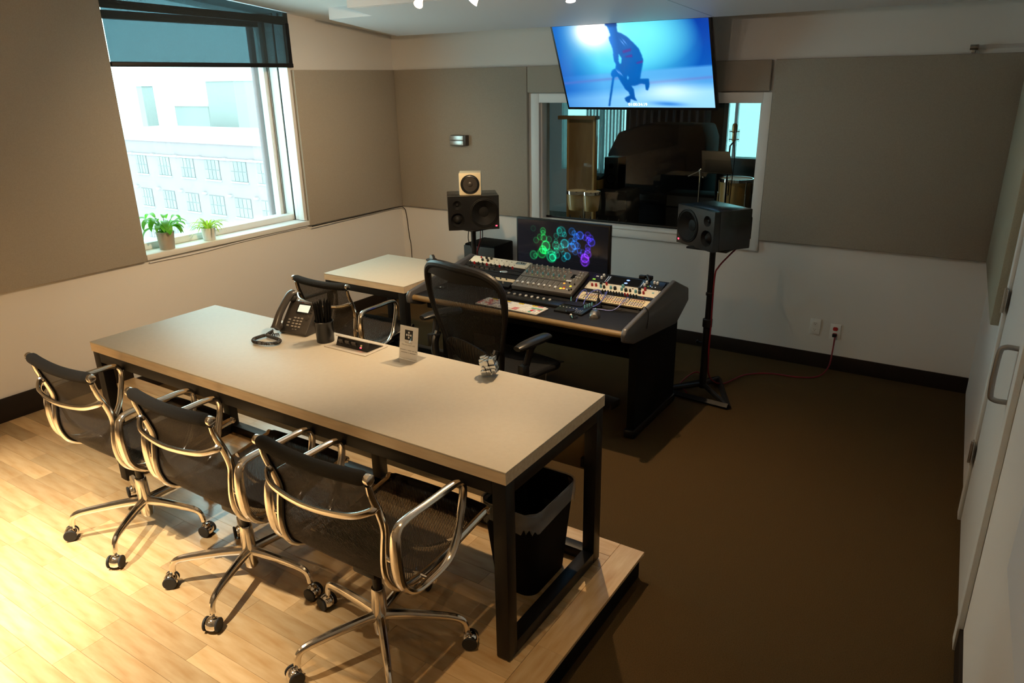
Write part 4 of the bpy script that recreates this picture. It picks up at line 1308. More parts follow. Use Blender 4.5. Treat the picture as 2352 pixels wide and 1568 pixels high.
RINGS = [(0.181, 0.184, 0.0265, 0.15), (0.293, 0.21, 0.0289, 0.5), (0.294, 0.257, 0.0241, 0.5), (0.257, 0.361, 0.0289, 0.4), (0.302, 0.371, 0.0337, 0.5), (0.213, 0.439, 0.0289, 0.35), (0.361, 0.387, 0.0289, 0.3), (0.325, 0.54, 0.0457, 0.9), (0.292, 0.634, 0.0385, 0.8), (0.278, 0.716, 0.0457, 0.6), (0.312, 0.659, 0.0289, 0.6), (0.184, 0.778, 0.0409, 0.6), (0.204, 0.783, 0.0217, 0.5), (0.377, 0.663, 0.0289, 0.4), (0.389, 0.766, 0.0529, 0.6), (0.401, 0.782, 0.0337, 0.8), (0.446, 0.713, 0.0337, 0.4), (0.437, 0.504, 0.0361, 0.45), (0.44, 0.418, 0.0217, 0.4), (0.445, 0.56, 0.0241, 0.4), (0.442, 0.618, 0.0265, 0.4), (0.442, 0.294, 0.0265, 0.35), (0.478, 0.173, 0.0265, 0.5), (0.497, 0.188, 0.0457, 0.4), (0.532, 0.247, 0.0241, 0.5), (0.536, 0.444, 0.0409, 0.8), (0.5, 0.509, 0.0265, 0.4), (0.501, 0.585, 0.0241, 0.4), (0.527, 0.665, 0.0241, 0.3), (0.567, 0.712, 0.0337, 0.7), (0.53, 0.779, 0.0265, 0.4), (0.615, 0.164, 0.0337, 0.4), (0.639, 0.197, 0.0241, 0.5), (0.704, 0.23, 0.0361, 0.8), (0.664, 0.266, 0.0289, 0.5), (0.611, 0.38, 0.0313, 0.4), (0.614, 0.511, 0.0409, 0.55), (0.645, 0.448, 0.0409, 0.5), (0.647, 0.326, 0.0241, 0.4), (0.678, 0.459, 0.0289, 0.4), (0.653, 0.596, 0.0289, 0.4), (0.786, 0.204, 0.0289, 0.4), (0.815, 0.262, 0.0289, 0.5), (0.826, 0.351, 0.0361, 0.8), (0.756, 0.265, 0.0265, 0.5), (0.794, 0.312, 0.0265, 0.5), (0.699, 0.566, 0.0241, 0.35), (0.737, 0.595, 0.0289, 0.35), (0.789, 0.461, 0.0289, 0.5), (0.79, 0.535, 0.0265, 0.5), (0.788, 0.619, 0.0361, 0.6), (0.759, 0.711, 0.0409, 0.8), (0.76, 0.776, 0.0457, 0.5), (0.757, 0.824, 0.0289, 0.3), (0.711, 0.648, 0.0241, 0.3)]

# television: leans forward, hung from the ceiling in front of the studio window
TVW, TVH = 1.176, .652
tv = thing('television', 'large flat television showing a hockey skater, hung below the ceiling', 'television', (2.447, -.105, 1.768))
tilt = math.atan2(.28, .575)
tv.rotation_euler = (tilt, 0, 0)
G().box(-TVW / 2, TVW / 2, .0, .035, 0, TVH).build('tv_housing', 'black_plastic', tv, bevel=.004)
me = screen_mesh('tv_screen', (-TVW / 2 + .016, -.0015, TVH - .012), (TVW - .032, 0, 0), (0, 0, -(TVH - .034)), 300, 168, tv_pic, 'tv_picture')
put(me, 'tv_screen', tv)
text('01:00:34:19', .032, 'timecode', tv, Matrix.Translation((-TVW / 2 + .012 + .50 * (TVW - .024), -.003, .045)) @ Matrix.Rotation(PI / 2, 4, 'X'), 'timecode')
G().box(-.25, .25, .035, .06, .15, .45).build('mount_plate', 'black_steel', tv, bevel=.002)
G().box(-.05, .05, .06, .10, .25, .40).build('mount_arm', 'black_steel', tv, bevel=.002)
# computer monitor
mo = thing('computer_monitor', 'wide black computer monitor showing glowing green and blue circles', 'monitor', (2.418, -1.2, .772))
MW, MH = .694, .335
G().box(-MW / 2, MW / 2, 0, .03, .022, .022 + MH).build('monitor_housing', 'black_plastic', mo, bevel=.004)
me = screen_mesh('monitor_screen', (-MW / 2 + .012, -.0012, .022 + MH - .012), (MW - .024, 0, 0), (0, 0, -(MH - .034)), 320, 150, rings_pic, 'monitor_picture')
put(me, 'monitor_screen', mo)
G().box(-MW / 2 + .006, MW / 2 - .006, -.0022, 0, .036, .038).build('lower_trim', 'wood_trim', mo)
text('DELL', .012, 'knob_grey', mo, Matrix.Translation((0, -.0012, .029)) @ Matrix.Rotation(PI / 2, 4, 'X'), 'lettering')
G().box(MW / 2 - .03, MW / 2 - .018, -.002, 0, .0265, .0295).build('power_light', 'led_blue', mo)
G().box(-.04, .04, .03, .05, .0, .2).build('stand_neck', 'black_plastic', mo, bevel=.003)
G().box(-.12, .12, -.04, .10, -.004, .006).build('stand_foot', 'black_plastic', mo, bevel=.003)
# ================================================================= ERGONOMIC CHAIR
ae = thing('office_chair', 'tall black ergonomic mesh office chair in front of the desk', 'chair', (2.51, -2.05, 0), math.radians(-12))
BK = [(.0, 1.082), (.11, 1.080), (.20, 1.066), (.262, 1.034), (.293, .985), (.302, .92), (.294, .84), (.270, .75), (.244, .67), (.222, .58), (.210, .50), (.190, .44), (.12, .415), (.0, .41)]
def by_(x, z):
    k = (z - .41) / .69
    return -.235 - .07 * math.sin(min(1, k * 1.3) * PI / 2) - .075 * max(0, k - .45) + .055 * (x / .30) ** 2 + .02 * math.exp(-((z - .58) / .12) ** 2)
half = [(x, z) for x, z in BK]
loop = half + [(-x, z) for x, z in half[-2:0:-1]]
lp = spl([(x, by_(x, z), z) for x, z in loop], 5, True)
rad = []
for p in lp:
    k = (p.z - .41) / .69
    rad.append(.0140 + .010 * max(0, (k - .55) / .45))
G().tube(lp, rad, 10, closed=True).build('back_frame', 'black_plastic', ae)
# mesh back, cut into rows between the frame sides
def hw(z):
    pts = BK[::-1]
    for (x0, z0), (x1, z1) in zip(pts, pts[1:]):
        if z0 <= z <= z1:
            return x0 + (x1 - x0) * (z - z0) / max(1e-6, z1 - z0)
    return .01
def bs(u, v):
    z = .415 + (1.074 - .415) * u
    h = hw(z)
    x = -h + 2 * h * v
    return (x, by_(x, z) + .004, z)
G().sheet(bs, 40, 16).build('back_mesh', 'pellicle', ae, angle=60)
# solid crescent under the top rim
def cr(u, v):
    a = -1 + 2 * u
    x = .268 * a
    ztop = 1.072 - .03 * abs(a) ** 3 - .02 * a * a
    zbot = ztop - (.020 + .052 * (1 - a * a) ** 1.2)
    z = zbot + (ztop - zbot) * v
    return (x, by_(x, z) - .010, z)
G().sheet(cr, 24, 5, .008).build('top_band', 'black_plastic', ae, angle=60)
for sx in (-1, 1):
    st = spl([(sx * .240, -.272, .66), (sx * .236, -.300, .60), (sx * .218, -.305, .50), (sx * .205, -.285, .40), (sx * .17, -.20, .345), (sx * .08, -.10, .335)], 5)
    sp = G().tube(st, [.017 - .003 * abs(i / len(st) - .4) for i in range(len(st))], 10, flat=1.4).build('back_strut', 'black_satin', ae)
    G().cyl((sx * .232, -.275, .64), (sx * .232, -.305, .64), .013, n=14).build('pivot_bolt', 'black_satin', sp)
def lu(u, v):
    a = -1 + 2 * u
    x = .185 * a
    ht = .062 * (1 - a * a) ** .6 + .010
    z = .585 + ht * (2 * v - 1) - .02 * a
    return (x, by_(x, z) - .016 - .012 * (1 - (2 * v - 1) ** 2) - .0015 * math.sin(u * 110), z)
G().sheet(lu, 88, 8, .012).build('lumbar_pad', 'black_satin', ae, angle=60)
for sx in (-1, 1):
    pad = spl([(sx * .385, -.270, .705), (sx * .383, -.20, .709), (sx * .372, -.10, .708), (sx * .355, -.02, .702), (sx * .350, .0, .700)], 5)
    n_ = len(pad)
    ap = G().tube(pad, [(.014 + .026 * math.sin(PI * min(1, (i + .8) / n_)) ** .45) for i in range(n_)], 14, flat=.55).build('arm_pad', 'black_satin', ae)
    a2 = spl([(sx * .378, -.16, .695), (sx * .376, -.175, .64), (sx * .362, -.20, .56), (sx * .33, -.235, .50), (sx * .26, -.25, .45), (sx * .21, -.24, .41)], 5)
    G().tube(a2, [.026, .022, .019] + [.017] * (len(a2) - 3), 10, flat=1.3).build('arm_support', 'black_plastic', ae)
    G().box(sx * .372 - .02, sx * .372 + .02, -.235, -.185, .525, .60).build('arm_lock', 'black_satin', ae, bevel=.006)
def seatf(u, v):
    x = -.25 + .5 * u
    y = -.21 + .46 * v
    z = .445 + .018 * (2 * u - 1) ** 2 - .03 * max(0, v - .75) * 4 * max(0, v - .75)
    return (x, y, z)
G().sheet(seatf, 12, 12, .006).build('seat_mesh', 'pellicle', ae, angle=60)
G().tube(spl([(-.25, -.2, .448), (-.26, .05, .452), (-.23, .22, .440), (0, .26, .425), (.23, .22, .440), (.26, .05, .452), (.25, -.2, .448), (0, -.225, .435)], 6, True), .016, 10, closed=True).build('seat_frame', 'black_plastic', ae)
G().box(-.09, .09, -.12, .12, .335, .425).build('tilt_housing', 'black_plastic', ae, bevel=.02)
G().cyl((0, 0, .10), (0, 0, .34), .024).build('column', 'black_plastic', ae)
lme = G().tube(spl([(.0, 0, .125), (.12, 0, .115), (.24, 0, .085), (.30, 0, .072)], 5), [.03, .028, .026, .024, .022, .021, .02, .02, .019, .018, .018, .018, .017, .017, .016, .016][:16], 10, flat=.8).mesh('leg', 'black_satin')
wme = G().lathe([(.004, -.022), (.027, -.021), (.029, -.012), (.029, .012), (.027, .021), (.004, .022)], 18, Matrix.Translation((.30, 0, .0295)) @ Matrix.Rotation(PI / 2, 4, 'X')).mesh('caster', 'rubber')
for k in range(5):
    l_ = put(lme, 'leg', ae, (0, 0, 0), (0, 0, math.radians(20 + 72 * k)))
    put(wme, 'caster', l_)

# ================================================================= LOUDSPEAKERS
SW, SH, SD = .362, .240, .278
def driver(g, c, r, depth, n=32):
    """cone recess facing -y"""
    M = Matrix.Translation(c) @ Matrix.Rotation(PI / 2, 4, 'X')
    return g.lathe([(r * 1.10, 0.0005), (r * 1.08, .004), (r * 1.0, .0055), (r * .95, .002), (r * .88, .004), (r * .80, -.001), (r * .35, -depth), (r * .33, -depth + .002), (r * .2, -depth + r * .12), (.0005, -depth + r * .16)], n, M, True, False)
def make_speaker(label, loc, rotz, mirror, led):
    t = thing('studio_monitor', label, 'speaker', loc, rotz, 'three way studio monitors')
    fd = .05
    # hollow front so the cones really sink in
    G().box(-SW / 2, SW / 2, -SD / 2 + .045, SD / 2, 0, SH).build('cabinet', 'speaker_black', t, bevel=.006)
    s = mirror
    drv = [((s * -.075, SH / 2), .096, 'woofer'), ((s * .115, SH * .31), .046, 'midrange_driver'), ((s * .115, SH * .74), .030, 'tweeter')]
    # baffle with three round holes: ring segments bridged to a plate by triangulated fill
    bm = bmesh.new()
    outer = [bm.verts.new((x, 0, z)) for x, z in ((-SW / 2, 0), (SW / 2, 0), (SW / 2, SH), (-SW / 2, SH))]
    es = [bm.edges.new((outer[i], outer[(i + 1) % 4])) for i in range(4)]
    for (c, r, nm) in drv:
        vs = [bm.verts.new((c[0] + r * 1.06 * math.cos(2 * PI * k / 40), 0, c[1] + r * 1.06 * math.sin(2 * PI * k / 40))) for k in range(40)]
        es += [bm.edges.new((vs[k], vs[(k + 1) % 40])) for k in range(40)]
    bmesh.ops.triangle_fill(bm, use_beauty=True, use_dissolve=False, edges=es)
    r_ = bmesh.ops.extrude_face_region(bm, geom=bm.faces[:])
    bmesh.ops.translate(bm, verts=[v for v in r_['geom'] if isinstance(v, bmesh.types.BMVert)], vec=(0, .044, 0))
    bmesh.ops.recalc_face_normals(bm, faces=bm.faces)
    me = bpy.data.meshes.new('baffle')
    bm.to_mesh(me); bm.free()
    me.materials.append(MATS['speaker_black'])
    put(me, 'baffle', t, (0, -SD / 2, 0))
    for (c, r, nm) in drv:
        M = Matrix.Translation((c[0], -SD / 2, c[1])) @ Matrix.Rotation(PI / 2, 4, 'X')
        g = G()
        if nm == 'woofer':
            g.lathe([(r * 1.075, -.001), (r * 1.07, .0045), (r * 1.02, .006), (r * .98, .002), (r * .93, .004), (r * .86, -.002), (r * .38, -.036), (r * .36, -.033), (r * .22, -.031), (.0005, -.029)], 40, M, False, True)
        elif nm == 'midrange_driver':
            g.lathe([(r * 1.07, -.001), (r * 1.06, .003), (r * .98, -.004), (r * .74, -.024), (r * .70, -.022), (r * .5, -.008), (r * .25, .0), (.0005, .002)], 32, M, False, True)
        else:
            g.lathe([(r * 1.07, -.001), (r * 1.06, .002), (r * .9, -.004), (r * .45, -.018), (r * .42, -.015), (r * .25, -.008), (.0005, -.006)], 28, M, False, True)
        g.build(nm, 'cone_black', t)
    G().box(s * -.160 - .006, s * -.160 + .006, -SD / 2 - .002, -SD / 2 + .001, .020, .029).build('power_light', 'led_red', t)
    G().prism([(SD / 2, .03), (SD / 2 + .03, .05), (SD / 2 + .03, SH - .06), (SD / 2, SH - .03)], -SW / 2 + .03, SW / 2 - .03, 'x').build('heat_sink', 'black_matte', t, bevel=.003)
    return t
def make_stand(label, x, y, top, rotz):
    t = thing('speaker_stand', label, 'stand', (x, y, 0), rotz, 'black speaker stands')
    G().cyl((0, 0, .05), (0, 0, .52), .0235, n=20).build('lower_pole', 'black_steel', t)
    G().cyl((0, 0, .50), (0, 0, top - .012), .0185, n=20).build('upper_pole', 'black_steel', t)
    cl_ = G().lathe([(.024, .47), (.031, .475), (.031, .525), (.024, .53)], 20).build('collar', 'black_plastic', t)
    G().lathe([(.0195, .68), (.024, .685), (.024, .70), (.0195, .705)], 20).build('cable_clip', 'black_plastic', t)
    kb_ = G().cyl((-.02, 0, .36), (-.052, -.005, .36), .005, n=8).build('knob_shaft', 'black_plastic', t)
    G().lathe([(.008, 0), (.014, .004), (.014, .012), (.008, .016)], 14, Matrix.Translation((-.048, -.005, .36)) @ Matrix.Rotation(-PI / 2, 4, 'Y')).build('height_knob', 'black_plastic', t)
    G().box(-.13, .13, -.11, .11, top - .012, top - .0006).build('top_plate', 'black_steel', t, bevel=.002)
    for k in range(3):
        a = math.radians(90 + 120 * k)
        b2 = math.radians(90 + 120 * (k + 1))
        p, q = (math.cos(a) * .27, math.sin(a) * .27, .02), (math.cos(b2) * .27, math.sin(b2) * .27, .02)
        G().tube([p, q], .020, 4).build('base_bar', 'black_steel', t)
        lgp = G().tube([(0, 0, .075), (math.cos(a) * .26, math.sin(a) * .26, .022)], .016, 8).build('base_leg', 'black_steel', t)
    return t
make_stand('black speaker stand with red cable, right of the desk', 3.325, -.895, 1.003, math.radians(-5))
make_speaker('black three-way studio monitor on the stand right of the desk', (3.31, -.875, 1.003), math.radians(-34), 1, 1)
make_stand('black speaker stand behind the left rack of the desk', 1.565, -1.0, .985, math.radians(-15))
make_speaker('black three-way studio monitor underneath the small cream speaker', (1.565, -1.0, .985), math.radians(39), -1, 1)
cs_ = thing('cube_speaker', 'small cream cube speaker on top of the left studio monitor', 'speaker', (1.575, -1.03, .985 + SH), math.radians(34))
a = .156
G().box(-a / 2, a / 2, -a / 2, a / 2, 0, a).build('cube_cabinet', 'cream', cs_, bevel=.006)
M = Matrix.Translation((0, -a / 2 - .0005, a / 2)) @ Matrix.Rotation(PI / 2, 4, 'X')
G().lathe([(.066, 0), (.067, .005), (.061, .006), (.059, .003), (.054, .005), (.050, .002)], 36, M, False, False).build('driver_surround', 'black_satin', cs_)
G().lathe([(.0665, .0005), (.05, .0025), (.020, .0008), (.018, .003), (.010, .007), (.0005, .008)], 36, M, False, True).build('driver_cone', 'phone_body', cs_)
# speaker cables
for i, (dx, lab) in enumerate(((-.05, 'left'), (-.02, 'inner left'), (.05, 'right'), (.035, 'inner right'))):
    tag(G().tube(spl([(1.565 + dx * .8, -1.0 + dx * .6 + .03, .97), (1.565 + dx * .9, -1.0 + dx * .5 + .02, .88), (1.565 + dx * .5, -.985, .80), (1.565 + (.022 if dx > 0 else -.022), -.985, .74), (1.565 + (.024 if dx > 0 else -.024), -.985, .30)], 6), .0035, 6).build('speaker_cable', 'red_cable' if i == 3 else 'black_plastic'), f'thin speaker cable beneath the left studio monitor, {lab} one', 'cable', 'cables below the left monitor')
tag(G().tube(spl([(3.46, -.70, 1.03), (3.44, -.74, .985), (3.40, -.80, .93), (3.365, -.885, .87), (3.350, -.90, .80), (3.352, -.905, .50), (3.354, -.91, .28), (3.356, -.86, .12), (3.40, -.70, .02), (3.48, -.45, .012), (3.62, -.33, .010), (3.80, -.30, .010), (3.92, -.22, .012), (3.962, -.10, .05), (3.966, -.045, .15), (3.966, -.030, .225), (3.966, -.022, .25)], 9), .0052, 8).build('mains_cable', 'red_cable'), 'dark red power cord from the right speaker to the wall outlet', 'cable')
tag(G().tube(spl([(3.25, -.62, .012), (3.20, -.66, .05), (3.16, -.74, .03), (3.15, -.85, .012), (3.19, -.92, .03), (3.24, -.95, .012)], 8), .005, 8).build('cable_coil', 'red_cable'), 'short red cable loop on the carpet behind the desk leg', 'cable')
# subwoofer
sb = thing('subwoofer', 'dark box subwoofer behind the left rack of the desk', 'speaker', (1.16, -.225, 0))
G().box(-.155, .155, -.145, .145, .015, .685).build('subwoofer_cabinet', 'black_matte', sb, bevel=.012)
G().box(-.157, .157, -.152, -.146, .03, .67).build('grille', 'console_dark', sb, bevel=.004)
for sx in (-1, 1):
    for sy in (-1, 1):
        G().cyl((sx * .12, sy * .11, 0), (sx * .12, sy * .11, .016), .016, n=12).build('foot', 'rubber', sb)

# ================================================================= WALL THINGS
wc = thing('wall_control', 'small silver control box mounted high on the beige wall panel', 'control box', (.765, -.038, 1.505))
G().box(-.075, .085, -.052, 0, -.042, .044).build('control_body', 'phone_body', wc, bevel=.004)
G().box(-.082, .062, -.058, -.053, .002, .040).build('upper_plate', 'brushed', wc, bevel=.002)
G().box(-.082, .062, -.058, -.053, -.038, -.002).build('lower_plate', 'brushed', wc, bevel=.002)
G().cyl((.045, -.058, -.028), (.045, -.0595, -.028), .003, n=10).build('control_button', 'steel_dim', wc)
def outlet(x, z, red, label):
    t = thing('wall_outlet', label, 'outlet', (x, 0, z), 0, 'wall outlets on the back wall')
    G().box(-.036, .036, -.007, 0, -.057, .057).build('cover_plate', 'white_plastic', t, bevel=.003)
    for zz in (.022, -.022):
        r_ = G().prism([(math.cos(q) * .0165, max(-.0135, min(.0135, math.sin(q) * .017))) for q in [2 * PI * k / 20 for k in range(20)]], -.0095, -.0065, 'y', Matrix.Translation((0, 0, zz))).build('receptacle', 'red_plastic' if red else 'white_plastic', t)
        if not red:
            for (dx, dz, w_) in ((-.006, .004, .002), (.006, .004, .002), (0, -.006, .003)):
                G().box(dx - w_ / 2, dx + w_ / 2, -.0102, -.0094, zz + dz - .003, zz + dz + .003).build('slot', 'ink', r_)
    if red:
        G().box(-.013, .013, -.030, -.0098, -.034, -.010).build('plug', 'black_plastic', t, bevel=.004)
    return t
outlet(3.824, .300, False, 'white wall outlet with nothing plugged in')
outlet(3.960, .282, True, 'white wall outlet with red sockets and the red cord plugged in')

# ================================================================= PLANTS ON THE SILL
def leaf(P0, d, up, L, W, droop, n=7):
    """curved blade with a folded midrib"""
    d = Vector(d).normalized(); P = Vector(P0)
    side = d.cross(Vector((0, 0, 1)))
    side = side.normalized() if side.length > 1e-3 else Vector((1, 0, 0))
    rows = []
    ang = up
    step = L / n
    for i in range(n + 1):
        u = i / n
        w = W * math.sin(PI * min(1, .08 + u * .92)) ** .8 * (1 if u < .98 else .1)
        rows.append((P - side * w / 2 + Vector((0, 0, w * .18)), P.copy(), P + side * w / 2 + Vector((0, 0, w * .18))))
        P = P + (d * math.cos(ang) + Vector((0, 0, 1)) * math.sin(ang)) * step
        ang -= droop / n
    g = G()
    vs = [q for r in rows for q in r]
    fs = []
    for i in range(n):
        for k in range(2):
            fs.append((i * 3 + k, i * 3 + k + 1, (i + 1) * 3 + k + 1, (i + 1) * 3 + k))
    return g.add(vs, fs)
p1 = thing('potted_plant', 'broad-leaved green plant in a beige clay pot on the window sill', 'plant', (-.03, -2.425, .9255))
G().lathe([(.001, 0), (.046, 0), (.049, .004), (.058, .108), (.061, .112), (.061, .122), (.055, .122), (.052, .104), (.001, .104)], 28).build('pot', 'clay_pot', p1)
G().lathe([(.052, .102), (.0005, .106)], 20, None, False, False).build('soil', 'soil', p1)
random.seed(4)
for i in range(27):
    a = i * 2.399 + random.uniform(-.3, .3)
    r = random.uniform(.005, .03)
    st = random.uniform(.04, .11)
    base = Vector((math.cos(a) * r, math.sin(a) * r, .104))
    out = Vector((math.cos(a), math.sin(a), 0))
    tip = base + out * random.uniform(.02, .09) + Vector((0, 0, st))
    s_ = G().tube(spl([base, base.lerp(tip, .5) + Vector((0, 0, .02)), tip], 4), .0022, 5).build('stem', 'leaf', p1)
    leaf(tip, out, random.uniform(-.1, .9), random.uniform(.085, .125), random.uniform(.034, .050), random.uniform(1.4, 2.6)).build('leaf', 'leaf', p1, angle=70)
p2 = thing('potted_plant', 'yellow-green spider plant in a white pot on the window sill', 'plant', (-.035, -2.085, .9255))
G().lathe([(.001, 0), (.038, 0), (.043, .006), (.051, .082), (.051, .090), (.047, .090), (.044, .076), (.001, .076)], 28).build('pot', 'white_pot', p2)
G().lathe([(.045, .075), (.0005, .078)], 20, None, False, False).build('soil', 'soil', p2)
random.seed(8)
for i in range(34):
    a = i * 2.399 + random.uniform(-.3, .3)
    r = random.uniform(.003, .022)
    base = Vector((math.cos(a) * r, math.sin(a) * r, .076))
    leaf(base, (math.cos(a), math.sin(a), 0), random.uniform(.7, 1.35), random.uniform(.13, .19), random.uniform(.012, .018), random.uniform(1.5, 2.9), 9).build('leaf', 'leaf_yellow', p2, angle=70)

# ================================================================= UNDER THE DESK
cpb = thing('computer_case', 'dark computer case standing under the desk', 'computer', (2.05, -1.38, 0))
G().box(-.10, .10, -.20, .20, .01, .42).build('case_body', 'black_matte', cpb, bevel=.006)
G().box(-.085, .085, -.203, -.200, .03, .40).build('case_front', 'black_satin', cpb)
for sx in (-1, 1):
    G().box(sx * .08 - .012, sx * .08 + .012, -.18, .18, 0, .012).build('case_foot', 'rubber', cpb)
bk = thing('power_adapter', 'grey power adapter with two green lights on the floor under the desk', 'adapter', (2.86, -1.38, 0), math.radians(-10))
G().box(-.07, .07, -.05, .05, 0, .05).build('adapter_body', 'steel_dim' if False else 'console_dark', bk, bevel=.006)
for x in (-.03, -.01): G().box(x - .004, x + .004, -.052, -.049, .02, .024).build('adapter_light', 'led_green', bk)
tag(G().tube(spl([(2.52, -1.50, .30), (2.50, -1.54, .18), (2.56, -1.58, .06), (2.62, -1.56, .012), (2.72, -1.50, .02), (2.80, -1.44, .03)], 7), .004, 6).build('desk_cable', 'steel_dim'), 'pale cable hanging to the floor beneath the desk', 'cable')

# ================================================================= LAMPS
mat('halogen', (1, .9, .7), .3, emit=((1.0, .74, .46), 60))
mat('halogen_glass', (.8, .8, .8), .3, emit=((1.0, .66, .38), 9))
rail = thing('lamp_rail', 'curved white lamp rail hung below the ceiling', 'rail', (2.6, -2.3, 2.40))
rp = spl([(1.75, -2.62, 2.415), (2.35, -2.44, 2.415), (2.59, -2.34, 2.415), (2.96, -2.10, 2.415), (3.25, -1.80, 2.415)], 6)
G().tube([p - Vector((2.6, -2.3, 2.40)) for p in rp], .007, 8).build('rail_tube', 'brushed', rail)
for p in (rp[3], rp[-4]):
    q = p - Vector((2.6, -2.3, 2.40))
    G().cyl(q, (q.x, q.y, ZC(p.y) - 2.40), .004, n=8).build('rail_hanger', 'brushed', rail)
where = dict(a='leftmost on the curved rail', b='second on the curved rail', c='third on the curved rail', d='above the chair at the right end of the long table', e='above the floor in front of the middle chair', f='above the floor at the far left', g='behind the viewer over the platform', h='added between the middle and right chair to brighten the table things')
for (nm, pos, tgt, watts, cone, blend) in SPOTS:
    P, T = Vector(pos), Vector(tgt)
    dv = (T - P).normalized()
    t = thing('spot_lamp', 'small halogen spot lamp, ' + where[nm], 'lamp', pos, 0, 'halogen spot lamps')
    M = dv.to_track_quat('-Z', 'Y').to_matrix().to_4x4()
    G().lathe([(.006, .040), (.009, .036), (.012, .02), (.021, -.004), (.022, -.007), (.0205, -.007), (.019, -.002), (.009, .018)], 20, M, True, False).build('lamp_shade', 'halogen_glass', t)
    G().ball(M @ Vector((0, 0, .0)), .010, 12, 8).build('bulb', 'halogen', t)
    zt = 2.415 if nm in 'abc' else ZC(P.y)
    G().cyl(M @ Vector((0, 0, .038)), (0, 0, zt - P.z), .004, n=8).build('lamp_stem', 'brushed', t)
    ld = bpy.data.lights.new('spot_light', 'SPOT')
    ld.energy = watts
    ld.color = PALE if nm in 'ef' else WARM
    ld.spot_size = math.radians(cone)
    ld.spot_blend = blend
    ld.shadow_soft_size = .018
    lo_ = bpy.data.objects.new('spot_light', ld)
    COL.objects.link(lo_)
    lo_.parent = t
    lo_.matrix_local = Matrix.Translation(dv * .022) @ M
    if nm not in 'abc':
        continue
    lk = bpy.data.lights.new('lamp_spill', 'POINT')
    lk.energy = LEAK
    lk.color = (1.0, .80, .66)
    lk.shadow_soft_size = .02
    lk_ = bpy.data.objects.new('lamp_spill', lk)
    COL.objects.link(lk_)
    lk_.parent = t
    lk_.location = dv * .03
# ================================================================= STUDIO GEAR BEHIND THE GLASS
SF = -.02
gb = thing('studio_screen', 'tall plywood baffle standing behind the left of the studio glass', 'screen', (1.09, 1.6, SF))
G().box(-.16, .16, -.02, .02, .03, 1.62).build('board', 'plywood', gb, bevel=.003)
G().box(-.26, .17, -.05, .05, 1.62, 1.655).build('cap_board', 'plywood', gb, bevel=.003)
for sx in (-1, 1):
    G().box(sx * .15 - .012, sx * .15 + .012, -.03, .03, .03, 1.62).build('edge_batten', 'drum_maple', gb, bevel=.002)
G().box(-.17, .17, -.18, .18, 0, .03).build('base_board', 'plywood', gb, bevel=.003)
bo = thing('bongo_pair', 'pair of wooden bongo drums on a stand behind the studio glass', 'drums', (1.385, 1.1, SF))
for (x, r) in ((-.082, .098), (.078, .088)):
    dm = G().lathe([(r * .78, .775), (r * .9, .84), (r * .97, .935), (r * .97, .945)], 28, Matrix.Translation((x, 0, .02)), True, True).build('drum_shell', 'drum_maple', bo)
    G().lathe([(r * 1.02, .93), (r * 1.04, .94), (r * 1.02, .962), (r * .98, .962)], 28, Matrix.Translation((x, 0, .02)), False, False).build('hoop', 'chrome', dm)
    G().lathe([(r * .99, .958), (.0005, .960)], 28, Matrix.Translation((x, 0, .02)), False, False).build('drum_skin', 'skin_head', dm)
G().cyl((0, 0, .3), (0, 0, .84), .014, n=10).build('stand_pole', 'chrome', bo)
for k in range(3):
    a = math.radians(30 + 120 * k)
    G().tube([(0, 0, .45), (math.cos(a) * .28, math.sin(a) * .28, .006)], .009, 8).build('stand_leg', 'chrome', bo)
mt = thing('drum', 'maple drum with white head at the right of the studio glass', 'drum', (2.625, 1.9, SF))
G().lathe([(.150, .80), (.153, .81), (.153, 1.05), (.150, 1.06)], 36, None, True, True).build('drum_shell', 'drum_maple', mt)
G().lathe([(.156, 1.045), (.162, 1.05), (.162, 1.080), (.152, 1.080)], 36, None, False, False).build('hoop', 'chrome', mt)
G().lathe([(.153, 1.072), (.0005, 1.074)], 36, None, False, False).build('drum_head', 'drum_head', mt)
for k in range(6):
    a = math.radians(20 + 60 * k)
    lg_ = G().cyl((math.cos(a) * .158, math.sin(a) * .158, .93), (math.cos(a) * .164, math.sin(a) * .164, 1.06), .005, n=8).build('tension_rod', 'chrome', mt)
    G().ball((math.cos(a) * .160, math.sin(a) * .160, .94), .012, 10, 6).build('lug', 'chrome', lg_)
for k in range(3):
    a = math.radians(80 + 120 * k)
    G().tube([(math.cos(a) * .165, math.sin(a) * .165, .95), (math.cos(a) * .18, math.sin(a) * .18, .25), (math.cos(a) * .22, math.sin(a) * .22, .008)], .008, 8).build('drum_leg', 'chrome', mt)
mc = thing('microphone', 'brass studio microphone in a wire shock mount on a tall stand', 'microphone', (2.64, 1.9 - .25, SF))
G().lathe([(.001, 1.435), (.017, 1.44), (.019, 1.455), (.019, 1.52), (.024, 1.525), (.024, 1.585), (.018, 1.60), (.001, 1.605)], 20).build('microphone_body', 'brass', mc)
for zz in (1.46, 1.53):
    G().tube([(math.cos(q) * .045, math.sin(q) * .045, zz) for q in [2 * PI * k / 20 for k in range(20)]], .0025, 6, closed=True).build('mount_ring', 'steel_dim', mc)
for k in range(6):
    a = math.radians(60 * k)
    G().tube([(math.cos(a) * .045, math.sin(a) * .045, 1.44), (math.cos(a) * .045, math.sin(a) * .045, 1.55)], .002, 5).build('mount_wire', 'steel_dim', mc)
G().tube([(0, 0, 1.44), (-.03, 0, 1.40), (-.035, 0, 1.1)], .008, 8).build('microphone_stem', 'black_steel', mc)
G().cyl((-.035, 0, .02), (-.035, 0, 1.12), .009, n=10).build('stand_pole', 'black_steel', mc)
G().lathe([(.13, 0), (.13, .012), (.02, .022)], 24, Matrix.Translation((-.035, 0, 0))).build('stand_base', 'black_steel', mc)
